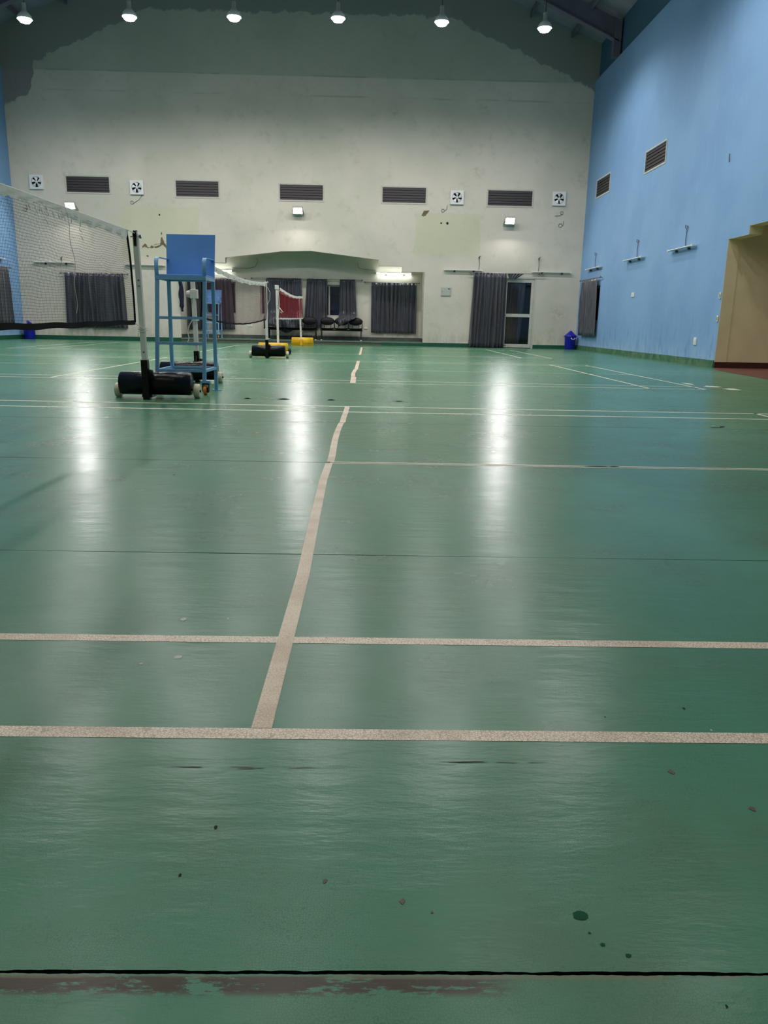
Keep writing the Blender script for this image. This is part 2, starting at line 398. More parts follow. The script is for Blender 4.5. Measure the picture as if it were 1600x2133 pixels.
# ------------------------------------------------------------------ STRUCTURE: floor
def build_floor():
    m = MB()
    X0, X1 = XL, XR
    m.cur = 2
    m.add([(X0-.3, YF-.3, -.012), (X1+3, YF-.3, -.012), (X1+3, YB+.2, -.012), (X0-.3, YB+.2, -.012)], [(0, 1, 2, 3)])
    m.cur = 0
    # mat strips across the hall; seams between them (position, gap width)
    seams = [(YF, 0), (-4.1, .003), (-2.32, .003), (-.552, .0055), (1.225, .0045), (3.035, .007), (4.86, .0065), (6.66, .006), (8.45, .003), (10.3, .003), (12.1, .003), (13.9, .003), (15.7, .003), (17.5, .003), (19.3, .003), (21.1, .003), (22.9, .003), (24.7, .003), (YB+.02, 0)]
    for (a, ga), (b2, gb) in zip(seams[:-1], seams[1:]):
        near = a > -3 and a < 4
        fine = abs(a+.552) < .01 or abs(b2+.552) < .01
        xs = [X0 + (X1-X0)*i/60 for i in range(61)]
        if fine: xs = sorted(set(x for x in xs if x < 1.3 or x > 3.3) | {1.3 + .0025*i for i in range(801)})
        def edge(y, g, sgn, x):
            if y < -.5 and y > -.6:
                j = .0011*max(-.6, math.sin(x*19)+math.sin(x*47+1)*.7+math.sin(x*133)*.6+math.sin(x*310)*.3-.2) if sgn > 0 else .0005*(math.sin(x*61)+.6*math.sin(x*230)+.5*math.sin(x*520))
                return y + sgn*(g/2) - sgn*j*.8
            return y + sgn*g/2*(1+.5*math.sin(x*3+y*7))
        lo = []; hi = []; lo2 = []; hi2 = []
        for x in xs:
            lo.append((x, edge(a, ga, 1, x), 0)); hi.append((x, edge(b2, gb, -1, x), 0))
            lo2.append((x, edge(a, ga, 1, x), -.012)); hi2.append((x, edge(b2, gb, -1, x), -.012))
        m.grid([lo, hi], False)
        m.cur = 2; m.grid([lo2, lo], False); m.grid([hi, hi2], False); m.cur = 0
    # court paint: thin layers over the mats
    def strip(x0, x1, y0, y1, mi, z=.0006):
        m.cur = mi; m.add([(x0, y0, z), (x1, y0, z), (x1, y1, z), (x0, y1, z)], [(0, 1, 2, 3)])
    def poly_strip(pts, w, mi, z=.0011):
        m.cur = mi
        l = [(x-w/2, y, z) for x, y in pts]; r_ = [(x+w/2, y, z) for x, y in pts]
        m.grid([l, r_], False)
    for ci, Y0 in enumerate((0, 9.0, 18.1)):
        lm = 1 if ci == 0 else 3
        wl = .04 if ci == 0 else .036
        for y in (0, .46, 5.6, 6.06):
            strip(-6.7, 6.7, Y0+y, Y0+y+wl, lm if y < 1 else 3)
        for sx in (-1, 1):
            for xx in (6.66, 5.90): strip(min(sx*xx, sx*(xx+.04)), max(sx*xx, sx*(xx+.04)), Y0, Y0+6.1, 3)
        if ci == 0:  # centre line painted on both sides of the mat seam
            strip(1.98, 6.68, 3.010, 3.026, 3); strip(1.98, 6.68, 3.044, 3.062, 3)
            strip(-6.68, -1.98, 3.010, 3.026, 3); strip(-6.68, -1.98, 3.044, 3.062, 3)
        else:
            for a, b2 in ((1.98, 6.68), (-6.68, -1.98)): strip(a, b2, Y0+3.03, Y0+3.06, 3)
        strip(-2.02, -1.98, Y0+.04, Y0+6.1, 3)
    # the short service lines are wavering beige tape
    w1 = [(2.0, .04), (2.0, .5), (2.0, .99), (1.985, 1.73), (1.972, 2.53), (1.976, 3.008)]
    w1b = [(1.982, 3.06), (1.98, 3.3), (1.972, 3.69), (1.968, 3.94), (1.967, 4.34), (1.974, 4.77), (1.982, 4.855)]
    w1c = [(1.985, 4.87), (1.983, 5.16), (1.987, 5.6), (1.987, 6.1)]
    def dense(pts):
        out = []
        for (a, b2), (c2, d) in zip(pts[:-1], pts[1:]):
            for i in range(4): t = i/4; out.append((a+(c2-a)*t, b2+(d-b2)*t))
        return out + [pts[-1]]
    poly_strip(dense(w1), .041, 4); poly_strip(dense(w1b), .042, 4); poly_strip(dense(w1c), .046, 4)
    poly_strip([(1.97, 9.0), (1.955, 10.22)], .075, 4); poly_strip([(1.945, 10.24), (1.93, 10.98), (1.94, 11.93), (1.955, 12.19), (1.95, 13.13), (1.945, 15.0)], .062, 4)
    poly_strip([(1.93, 18.1), (1.92, 20.8), (1.90, 24.2)], .06, 4)
    # paint spots, stains, dirt
    def spot(x, y, rx, ry, mi, z=.0007, n=14, jit=.2):
        m.cur = mi; m.poly([(a, b2, z) for a, b2 in blob(x, y, rx, ry, n, jit)])
    spot(2.503, -.455, .011, .009, 5, jit=.12); spot(2.519, -.506, .0035, .003, 5); spot(2.547, -.524, .0042, .003, 5); spot(2.507, -.486, .002, .0016, 5)
    for x, y, r_ in ((1.712, .61, .0075), (1.757, .37, .008), (1.68, .33, .0035), (1.83, .62, .002), (2.9, .05, .002), (2.62, .5, .002), (2.65, .9, .003)): spot(x, y, r_*1.2, r_*1.4, 6)
    for x, y, r_ in ((2.15, -.39, .0035), (2.26, -.43, .004), (2.762, -.1, .006), (2.858, -.21, .005), (2.3, -.45, .002)): spot(x, y, r_, r_*1.3, 7, jit=.4)
    for x, y, r_ in ((1.97, -.27, .0025), (1.94, -.38, .002), (2.88, .14, .0025), (2.7, .1, .0015), (1.2, 2.6, .006), (2.64, -.6, .0015)): spot(x, y, r_, r_*1.8, 2)
    # brown strips worn along the near seam and two faint drag marks
    for x0, x1, y in ((1.8, 2.12, -.10), (2.37, 2.52, -.075)):
        for i in range(9): spot(x0+(x1-x0)*rr(0, 1), y+rr(-.003, .003), rr(.01, .03), .0009, 7, jit=.4)
    spot(7.0, 9.6, .11, .12, 3, jit=.3); spot(7.08, 9.15, .12, .13, 3, jit=.3); spot(6.85, 10.1, .05, .2, 3, jit=.3)
    spot(2.70, -.595, .006, .004, 3)
    # lifted bits of mat edge at a seam
    for x, wd in ((1.32, .085), (1.80, .06), (2.5, .06), (.95, .05)):
        m.cur = 0; rows = []
        for j in range(5):
            t = j/4; rows.append([(x + wd*(2*i/12-1), 6.655 + .14*t, (.0008 + (.010 if x < 2 else .006))*(1-t)**1.5*math.cos(PI/2*(2*i/12-1))**2) for i in range(13)])
        m.grid(rows)
    m.cur = 2; m.poly([(a, b2, .0016) for a, b2 in ((5.03, 4.93), (5.1, 4.96), (5.16, 5.05), (5.12, 5.06), (5.08, 4.97), (4.98, 4.95))])
    for x, wdt in ((3.52, .07), (3.62, .03)): m.poly([(a, b2, .0018) for a, b2 in blob(x, 3.045, wdt, .008, 10)])
    # red-oxide floor of the side recess and its worn border
    m.cur = 8
    m.add([(XR-.05, 6, .001), (XR+2.9, 6, .001), (XR+2.9, 15.1, .001), (XR-.05, 15.1, .001)], [(0, 1, 2, 3)])
    m.poly([(a, b2, .0012) for a, b2 in ((9.37, 15.05), (9.2, 14.6), (8.98, 13.9), (8.85, 13.0), (8.8, 12.2), (8.7, 11.5), (8.75, 10.0), (9.4, 9.0), (9.4, 15.0))])
    o = m.build('floor', [mF, mL, mDark, mThin, mT, mGreenPaint, mPale, mBrown, mRedFloor], recalc=False)
    # upward normals
    bm = bmesh.new(); bm.from_mesh(o.data)
    for f in bm.faces:
        f.normal_update()
        if f.normal.z < -.2: f.normal_flip()
    bm.to_mesh(o.data); bm.free()
    struct(o)
build_floor()

# ------------------------------------------------------------------ walls made of solid strips with openings
def wall_strips(m, u0, u1, z0, z1, holes, P, t0, t1):
    """holes: (ua, ub, lo, hiA, hiB); P(u, t, z) -> point; t0..t1 thickness"""
    us = sorted({u0, u1, *[h[0] for h in holes], *[h[1] for h in holes]})
    us = [u for u in us if u0 <= u <= u1]
    for a, b2 in zip(us[:-1], us[1:]):
        mid = (a+b2)/2; hs = sorted([h for h in holes if h[0] <= mid <= h[1]], key=lambda h: h[2])
        def hi(h, u): return h[3] + (h[4]-h[3])*(u-h[0])/(h[1]-h[0])
        zz = [(z0, z0)]
        for h in hs: zz += [(h[2], h[2]), (hi(h, a), hi(h, b2))]
        zz.append((z1, z1))
        for i in range(0, len(zz), 2):
            (la, lb), (ha, hb) = zz[i], zz[i+1]
            if ha-la < 1e-4 and hb-lb < 1e-4: continue
            m.hexa([P(a, t0, la), P(b2, t0, lb), P(b2, t1, lb), P(a, t1, la), P(a, t0, ha), P(b2, t0, hb), P(b2, t1, hb), P(a, t1, ha)])

VENTS = [(-8.05, -6.54, 4.76, 5.34), (-4.43, -2.92, 4.70, 5.28), (-.97, .56, 4.67, 5.24), (2.46, 4.01, 4.66, 5.23), (6.01, 7.60, 4.64, 5.21)]
NICHE = [(-4.40, -3.62, 0, 2.49, 2.49), (-3.62, -2.81, 0, 2.66, 2.66), (-2.81, -.95, 0, 2.83, 3.06), (-.95, .16, 0, 3.07, 3.11), (.16, 2.42, 0, 3.10, 2.86), (2.42, 3.22, 0, 2.67, 2.67), (3.22, 4.0, 0, 2.49, 2.49)]
DOOR = (5.72, 7.87, 0.0, 2.4, 2.4)
m = MB()
bh = [(a+.05, b2-.05, c2+.05, d-.05, d-.05) for a, b2, c2, d in VENTS] + NICHE + [DOOR]
wall_strips(m, XL-.25, XR+.25, -.02, WALLTOP, bh, lambda u, t, z: (u, t, z), YB, YB+.25)
m.prism([(XL-.25, WALLTOP), (XR+.25, WALLTOP), (XR+.25, EAVE), (XM, APEX+.1), (XL-.25, EAVE)], 'XZ', YB, YB+.25)
# surface marks on the plaster: repainted patches, peeled spots, holes (2-4 mm relief)
def jag(pts, amp, n_=7):
    out = []
    for a, b2 in zip(pts, pts[1:]+pts[:1]):
        for i in range(n_):
            t = i/n_; k_ = amp*(0 if i == 0 else 1); out.append((a[0]+(b2[0]-a[0])*t+rr(-k_, k_), a[1]+(b2[1]-a[1])*t+rr(-k_, k_)))
    return out
def wallmark(pts, mi, y=YB-.003):
    if mi == 2: pts = jag(pts, .014, 4)
    m.cur = mi; m.prism(pts, 'XZ', y, YB+.004)
wallmark([(-5.62, 3.05), (-5.58, 3.16), (-5.5, 3.23), (-5.42, 3.14), (-5.40, 3.07), (-5.5, 3.12), (-5.57, 3.10)], 2, YB-.005)
wallmark([(-5.33, 3.08), (-5.28, 3.18), (-5.2, 3.14), (-5.24, 3.09)], 2, YB-.005)
wallmark([(-5.22, 3.10), (-5.0, 3.19), (-4.97, 3.36), (-4.92, 3.46), (-4.85, 3.26), (-4.74, 3.12), (-4.80, 3.08), (-4.9, 3.20), (-5.0, 3.14), (-5.15, 3.09)], 2, YB-.005)
wallmark(blob(-4.93, 3.56, .02, .04, 6), 2, YB-.005); wallmark(blob(-5.44, 2.82, .03, .03, 6, jit=.4), 2, YB-.005)
wallmark([(-5.40, 3.10), (-5.33, 3.11), (-5.33, 3.095), (-5.40, 3.085)], 2); wallmark([(-5.2, 3.19), (-5.02, 3.24), (-4.98, 3.2), (-5.03, 3.225), (-5.2, 3.175)], 2)
for x, z, r_ in ((-4.97, 4.15, .028), (4.51, 4.09, .028), (4.72, 4.09, .042)): wallmark(blob(x, z, r_, r_, 12, .08), 3, YB-.005)
wallmark([(3.9, 4.46), (4.1, 4.48), (3.96, 4.3), (3.84, 4.3)], 2, YB-.005)
struct(m.build('wall_back', [mW, mPatchG, mPeel, mDark]))

# niche (raised bay behind the arch)
NY = 27.56
WIN = [(-4.18, -2.66, .97, 2.10), (-1.80, -.42, .97, 2.04), (.02, 1.32, .96, 2.06), (2.32, 3.66, .97, 2.04)]
m = MB()
wall_strips(m, -4.65, 4.25, -.02, 3.5, [(a, b2, c2, d, d) for a, b2, c2, d in WIN], lambda u, t, z: (u, t, z), NY, NY+.22)
m.bx(-4.65, -4.40, YB+.25, NY, -.02, 3.5); m.bx(4.0, 4.25, YB+.25, NY, -.02, 3.5); m.bx(-4.65, 4.25, YB+.25, NY+.22, 3.5, 3.65)
struct(m.build('wall_niche', mW))
m = MB(); m.bx(-4.40, 4.0, YB+.0, NY, -.01, .095); m.cur = 1; m.bx(-4.40, 4.0, YB-.02, NY, .095, .135)
struct(m.build('trim_1', [mPlat, mPlatTop]))
m = MB(); m.bx(-4.39, 3.99, NY-.012, NY, .135, .26); m.bx(-4.40, -4.388, YB+.02, NY, .135, .26); m.bx(3.988, 4.0, YB+.02, NY, .135, .26)
struct(m.build('baseboard_niche', mSkirtD))
m = MB(); m.bx(2.55, 4.0, YB-.03, YB-.021, 0, .085); struct(m.build('trim_2', mSkirtG))
m = MB(); m.bx(XL, -4.40, YB-.015, YB, 0, .14); m.bx(4.0, 5.72, YB-.015, YB, 0, .13); m.bx(7.87, XR, YB-.015, YB, 0, .13)
struct(m.build('baseboard_back', mSkirtG))

# right wall with its stepped opening
RV = [(23.80, 25.32, 4.78, 5.36), (19.15, 20.70, 4.73, 5.30)]
RV2 = [(a, b2, c2, d) for a, b2, c2, d in RV]
RH = [(6.70, 7.55, 0, 2.56, 2.56), (7.55, 8.4, 0, 2.72, 2.72), (8.4, 10.8, 0, 2.88, 3.12), (10.8, 13.35, 0, 3.12, 2.88), (13.35, 14.2, 0, 2.72, 2.72), (14.2, 15.06, 0, 2.56, 2.56)]
RWIN = (23.95, 25.6, .95, 2.05)
m = MB()
wall_strips(m, YF, YB, -.02, WALLTOP, [(a+.05, b2-.05, c2+.05, d-.05, d-.05) for a, b2, c2, d in RV2] + RH + [RWIN + (2.05,)], lambda u, t, z: (t, u, z), XR, XR+.25)
struct(m.build('wall_right', mB))
m = MB(); m.bx(XR+.12, XR+.37, YF, YB, WALLTOP-.0, EAVE+.1); struct(m.build('wall_right_upper', mBlueShade))
m = MB()  # beige lining and alcove
m.bx(XR+.25, XR+2.6, 15.06, 15.3, 0, 4); m.bx(XR+.25, XR+2.6, 6.46, 6.7, 0, 4); m.bx(XR+2.6, XR+2.8, 6.46, 15.3, 0, 4); m.bx(XR+.25, XR+2.8, 6.46, 15.3, 3.5, 3.65)
prof = [(6.7, 2.56), (7.55, 2.56), (7.55, 2.72), (8.4, 2.72), (8.4, 2.88), (10.8, 3.12), (13.35, 2.88), (13.35, 2.72), (14.2, 2.72), (14.2, 2.56), (15.06, 2.56)]
full = [(6.7, 0)] + prof + [(15.06, 0)]
for (a, z), (c2, z2) in zip(full[:-1], full[1:]):
    # 4 mm plaster skin on the reveal
    d = Vector((c2-a, z2-z)); nrm = Vector((d.y, -d.x)).normalized()*.006
    m.hexa([(XR+.002, a, z), (XR+.25, a, z), (XR+.25, c2, z2), (XR+.002, c2, z2), (XR+.002, a+nrm.x, z+nrm.y), (XR+.25, a+nrm.x, z+nrm.y), (XR+.25, c2+nrm.x, z2+nrm.y), (XR+.002, c2+nrm.x, z2+nrm.y)])
struct(m.build('wall_recess', mBeige))
m = MB(); m.bx(XR+.0, XR+2.6, 15.03, 15.056, 0, .12); m.bx(XR+2.57, XR+2.6, 6.7, 15.03, 0, .12); struct(m.build('baseboard_recess', mSkirtB))
m = MB(); m.bx(XR-.025, XR, 15.06, YB-.015, 0, .15); m.bx(XR-.025, XR, YF, 6.7, 0, .15); struct(m.build('baseboard_right', mSkirtM))
# left wall
LWIN = (23.7, 25.1, .95, 2.05)
m = MB(); wall_strips(m, YF, YB, -.02, WALLTOP, [LWIN + (2.05,)], lambda u, t, z: (t, u, z), XL-.25, XL); struct(m.build('wall_left', mB))
m = MB(); m.bx(XL-.37, XL-.12, YF, YB, WALLTOP, EAVE+.1); struct(m.build('wall_left_upper', mBlueShade))
m = MB(); m.bx(XL, XL+.025, YF, YB-.015, 0, .14); struct(m.build('baseboard_left', mSkirtG))
# wall behind the viewer
m = MB(); m.prism([(XL-.25, -.02), (XR+.25, -.02), (XR+.25, EAVE), (XM, APEX+.1), (XL-.25, EAVE)], 'XZ', YF-.25, YF); struct(m.build('wall_front', mW))
# ceiling: two slopes of sheeting
m = MB()
for xe in (XL-.37, XR+.37):
    p4 = [(xe, EAVE-.05), (XM, APEX), (XM, APEX+.12), (xe, EAVE+.07)]
    m.prism(p4, 'XZ', YF-.2, YB+.02)
struct(m.build('ceiling', mCeil))
# roof frames and purlins
def slope_pt(xe, t): return (xe + (XM-xe)*t, EAVE-.05 + (APEX-EAVE+.05)*t)
k = 3
for yy in (24.2, 18.2, 12.2, 6.2, .2, -5.6):
    m = MB()
    for xe in (XL-.1, XR+.1):
        a = slope_pt(xe, .01); b2 = slope_pt(xe, 1)
        m.prism([(a[0], a[1]-.02), (b2[0], b2[1]-.02), (b2[0], b2[1]-.32), (a[0], a[1]-.62)], 'XZ', yy-.015, yy+.015)
        m.prism([(a[0], a[1]-.60), (b2[0], b2[1]-.30), (b2[0], b2[1]-.33), (a[0], a[1]-.63)], 'XZ', yy-.11, yy+.11)
        m.box((xe*.985, yy, EAVE-.55), (.2, .22, 1.0))
    struct(m.build('trim_%d' % k, mBeam)); k += 1
for side, xe in ((0, XL-.1), (1, XR+.1)):
    for i in range(7):
        a = slope_pt(xe, .1+.14*i)
        m = MB(); m.bx(a[0]-.03, a[0]+.03, YF, YB, a[1]-.16, a[1]); struct(m.build('trim_%d' % k, mBeam)); k += 1

# ------------------------------------------------------------------ windows and louvres
wn = 1
def window(u0, u1, z0, z1, plane, axis='Y', mull=1, off=.10):
    """framed glazed window set in a wall opening; axis Y: wall faces -Y at y=plane; X: faces -X (sgn) at x=plane"""
    global wn
    o = MB(); g = MB(); fw = .05
    def B(m, a, b2, c2, d, t0, t1):
        if axis == 'Y': m.bx(a, b2, plane+t0, plane+t1, c2, d)
        else:
            s = 1 if plane > 0 else -1
            m.bx(min(plane+s*t0, plane+s*t1), max(plane+s*t0, plane+s*t1), a, b2, c2, d)
    B(o, u0, u1, z0, z0+fw, off, off+.06); B(o, u0, u1, z1-fw, z1, off, off+.06)
    B(o, u0, u0+fw, z0+fw, z1-fw, off, off+.06); B(o, u1-fw, u1, z0+fw, z1-fw, off, off+.06)
    for i in range(1, mull+1):
        c0 = u0+(u1-u0)*i/(mull+1); B(o, c0-.025, c0+.025, z0+fw, z1-fw, off, off+.05)
    B(g, u0+fw, u1-fw, z0+fw, z1-fw, off+.025, off+.031)
    r = empty('window_%d' % wn, (0, 0, 0)); struct(r)
    o.build('window_frame', mVF, r); g.build('window_pane', mGlass, r)
    # security bars
    b3 = MB()
    for i in range(5): zz = z0+.12+(z1-z0-.24)*i/4; B(b3, u0+.04, u1-.04, zz-.006, zz+.006, off+.09, off+.10)
    b3.build('window_bars', mBlackM, r)
    wn += 1
for a in WIN: window(*a, NY)
window(*RWIN, XR, 'X'); window(*LWIN, XL, 'X')

def louvre(u0, u1, z0, z1, plane, axis, label, grp):
    o = MB(); s = MB(); fw = .04
    def B(m, a, b2, c2, d, t0, t1):
        if axis == 'Y': m.bx(a, b2, plane+t0, plane+t1, c2, d)
        else: m.bx(plane+t0, plane+t1, a, b2, c2, d)
    B(o, u0, u1, z0, z0+fw, -.012, .1); B(o, u0, u1, z1-fw, z1, -.012, .1); B(o, u0, u0+fw, z0+fw, z1-fw, -.012, .1); B(o, u1-fw, u1, z0+fw, z1-fw, -.012, .1)
    ns = 6; h = (z1-z0-2*fw)/ns
    for i in range(ns):
        z = z0+fw+h*i
        P = (lambda u, t, zz: (u, plane+t, zz)) if axis == 'Y' else (lambda u, t, zz: (plane+t, u, zz))
        a, b2 = u0+fw, u1-fw
        s.hexa([P(a, .0, z), P(b2, .0, z), P(b2, .022, z+h*1.02), P(a, .022, z+h*1.02), P(a, .008, z), P(b2, .008, z), P(b2, .03, z+h*1.02), P(a, .03, z+h*1.02)])
    b3 = MB(); B(b3, u0+fw, u1-fw, z0+fw, z1-fw, .12, .13)
    c0 = (plane, (u0+u1)/2, z0) if axis == 'X' else ((u0+u1)/2, plane, z0)
    r = empty('louvre_vent', c0)
    for mm, nm, mt in ((o, 'frame', mVF), (s, 'slats', mSlat), (b3, 'backing', mDark)): mm.build(nm, mt, r, off=c0)
    tag(r, label, 'vent', grp)
vl = ['brown louvred vent in white frame, leftmost on the cream end wall', 'brown louvred vent above and left of the blue umpire chair board', 'brown louvred vent directly above the brightest middle floodlight', 'brown louvred vent between the middle floodlight and the right pair of fans', 'brown louvred vent between the two right-hand exhaust fans']
for v, l in zip(VENTS, vl): louvre(*v, YB, 'Y', l, 'louvred vents on the cream end wall')
louvre(*RV[0], XR, 'X', 'smaller-looking far louvred vent on the blue side wall, nearest the corner', 'louvred vents on the blue wall')
louvre(*RV[1], XR, 'X', 'nearer and larger-looking louvred vent on the blue side wall', 'louvred vents on the blue wall')

# ------------------------------------------------------------------ exhaust fans
def make_fan():
    r = empty('exhaust_fan', (0, 0, 0)); h = .22
    m = MB(); n = 32; R = .165
    def sq(t):
        c, s = math.cos(t), math.sin(t); k = h/max(abs(c), abs(s)); return (c*k, s*k)
    outer = [sq(2*PI*i/n+PI/4) for i in range(n)]; inner = [(R*math.cos(2*PI*i/n+PI/4), R*math.sin(2*PI*i/n+PI/4)) for i in range(n)]
    for i in range(n):
        j = (i+1) % n
        a, b2, c2, d = outer[i], outer[j], inner[j], inner[i]
        m.hexa([(a[0], -.06, a[1]), (b2[0], -.06, b2[1]), (c2[0], -.06, c2[1]), (d[0], -.06, d[1]), (a[0], 0, a[1]), (b2[0], 0, b2[1]), (c2[0], 0, c2[1]), (d[0], 0, d[1])])
    m.build('frame', mWhiteP, r)
    m = MB(); m.lathe([(.0, -.012), (R, -.012), (R, -.004), (0, -.004)], n=24, axis='Y'); m.build('dark_hole_disc', mDark, r)  # black disc, the darkness of the fan opening put into its colour
    m = MB(); m.lathe([(0, -.058), (.035, -.055), (.042, -.04), (.042, -.014)], n=16, axis='Y'); m.build('hub', mWhiteP, r)
    for k in range(5):
        a0 = 2*PI*k/5; m = MB(); rows = []
        for i in range(6):
            rad = .04+.118*i/5; rows.append([(rad*math.cos(a0+t), -.035-.018*(t/.42-.5), rad*math.sin(a0+t)) for t in [(-.05+(.62+.22*i/5)*j/5) for j in range(6)]])
        m.grid(rows); o = m.build('blade', mWhiteP, r, recalc=False)
        sm = o.modifiers.new('s', 'SOLIDIFY'); sm.thickness = .003
    return r
fan = make_fan()
fans = [((-8.97, 5.09), 0, 'white square exhaust fan nearest the far left corner'), ((-5.67, 4.99), .3, 'white square exhaust fan between the two left louvred vents'),
        ((5.01, 4.91), .5, 'white square exhaust fan left of the rightmost louvred vent'), ((8.45, 4.945), .9, 'white square exhaust fan nearest the blue side wall')]
for i, ((x, z), a, l) in enumerate(fans):
    f = fan if i == 0 else dup(fan, (x, YB, z))
    f.location = (x, YB, z); f['label'] = l; f['category'] = 'fan'; f['group'] = 'exhaust fans high on the end wall'

# loose cable ends below the fans
def cable(name, pts, label, r=.0055, mt=mCable):
    m = MB(); m.tube(pts, r, 6); o = m.build(name, mt, off=pts[0]); tag(o, label, 'cable', 'loose cable ends on the end wall')
def loop(x, z, r_=.05, y=YB-.015, n=12, x1=None, z1=None):
    pts = [(x+r_*math.cos(t), y, z+r_*math.sin(t)) for t in [2*PI*i/n for i in range(n)]]
    if x1 is not None: pts += [((x+x1)/2+.05, y, (z+z1)/2-.04), (x1, y, z1)]
    return pts
cable('loose_cable', loop(-5.86, 4.52, .05, x1=-5.5, z1=4.77), 'coiled cable end below the fan between the left vents')
cable('loose_cable', loop(-9.42, 4.22, .05, x1=-9.38, z1=4.38), 'coiled cable end on the wall below the far left fan, seen behind the net')
cable('loose_cable', loop(4.55, 4.49, .05, x1=4.7, z1=4.66), 'coiled cable end under the fan left of the rightmost vent')
cable('loose_cable', loop(8.58, 4.50, .05, x1=8.35, z1=4.40), 'coiled cable end just below the fan nearest the blue wall')
cable('loose_cable', loop(8.55, 4.10, .06, x1=8.66, z1=4.24), 'lower coiled cable end below the fan nearest the blue wall')

# ------------------------------------------------------------------ flood lamps on the end wall
def make_flood():
    r = empty('wall_floodlight', (0, 0, 0))
    m = MB(); rot = Matrix.Rotation(math.radians(30), 3, 'X')
    m.box((0, -.22, .0), (.34, .10, .24), rot); m.build('housing', mGreyMetal, r, bevel=.01)
    m = MB(); m.box(Vector((0, -.22, 0)) + rot @ Vector((0, -.054, 0)), (.28, .008, .18), rot); m.build('lens', mFlood, r)
    m = MB(); m.bar((-.18, -.22, 0), (-.18, 0, -.12), .02, .02); m.bar((.18, -.22, 0), (.18, 0, -.12), .02, .02); m.bx(-.2, .2, -.012, 0, -.18, -.06); m.build('bracket', mGreyMetal, r)
    ld = bpy.data.lights.new('floodlight_lamp', 'AREA'); ld.shape = 'RECTANGLE'; ld.size = .28; ld.size_y = .18; ld.energy = FLOOD_W; ld.color = (1, .96, .95); ld.spread = math.radians(175)
    lo = bpy.data.objects.new('floodlight_lamp', ld); COL.objects.link(lo); lo.parent = r
    lo.location = Vector((0, -.22, 0)) + rot @ Vector((0, -.066, 0)); lo.rotation_euler = (-math.radians(60), 0, 0)
    return r
fl = make_flood()
for i, (x, z, l) in enumerate([(-7.84, 4.36, 'lit floodlight on the end wall at left, seen just above the near net tape'), (-.31, 4.37, 'brightest lit floodlight, in the middle of the end wall under a vent'), (6.8, 4.2, 'lit floodlight on the end wall above the glazed door')]):
    f = fl if i == 0 else dup(fl, (0, 0, 0))
    f.location = (x, YB, z); tag(f, l, 'floodlight', 'floodlights on the end wall')

# ------------------------------------------------------------------ high-bay pendants
def make_pendant(ztop):
    r = empty('pendant_lamp', (0, 0, 0))
    m = MB(); m.tube([(0, 0, .30), (.01, 0, .9), (-.005, 0, 1.6), (0, 0, 4.6)], .012, 6); m.build('cable', mCable, r)
    m = MB(); m.lathe([(0, .31), (.05, .31), (.055, .28), (.055, .14), (.08, .12), (.085, .08)], n=16); m.build('socket_housing', mGreyMetal, r)
    m = MB(); m.lathe([(.07, .10), (.12, .07), (.17, .01), (.19, -.07), (.187, -.07), (.165, .01), (.115, .06), (.07, .09)], n=24); m.build('reflector', mWhiteP, r)
    m = MB(); m.lathe([(0, .04), (.08, .02), (.14, -.03), (.16, -.09), (.12, -.14), (.0, -.16)], n=20); m.build('bulb', mBulb, r)
    return r
def spot(par, e):
    ld = bpy.data.lights.new('lamp_light', 'SPOT'); ld.energy = e; ld.color = LAMP_COL; ld.spot_size = math.radians(166); ld.spot_blend = .55; ld.shadow_soft_size = .14
    lo = bpy.data.objects.new('lamp_light', ld); COL.objects.link(lo); lo.parent = par; lo.location = (0, 0, -.17)
pend = make_pendant(0)
plab = ['far left', 'second from the left', 'third from the left', 'fourth from the left', 'second from the right', 'rightmost']
first = True
for ri, (yy, e) in enumerate(LAMP_ROWS):
    for i, x in enumerate(LAMP_X):
        z = LAMP_Z + [0, .12, .18, .22, .20, .12][i]
        f = pend if first else dup(pend, (x, yy, z)); first = False
        f.location = (x, yy, z)
        ceil = EAVE + (APEX-EAVE)*(1-abs(x-XM)/9.6)
        for ch in f.children:
            if ch.name.startswith('cable'): ch.scale = (1, 1, (ceil-z+.05)/4.6)
        if ri == 0: tag(f, 'lit pendant lamp hanging in the far ceiling row, %s of six' % plab[i], 'lamp', 'far row of pendant lamps')
        else: tag(f, 'lit pendant lamp above the %s court, %s of its row of six' % (['', 'middle', 'near', 'front'][ri], plab[i]), 'lamp', 'pendant lamps over the %s court' % ['', 'middle', 'near', 'front'][ri])
for f in [o for o in COL.objects if o.name.startswith('pendant_lamp')]:
    e = LAMP_W*[e for y, e in LAMP_ROWS if abs(y-f.location.y) < .1][0]
    spot(f, e)

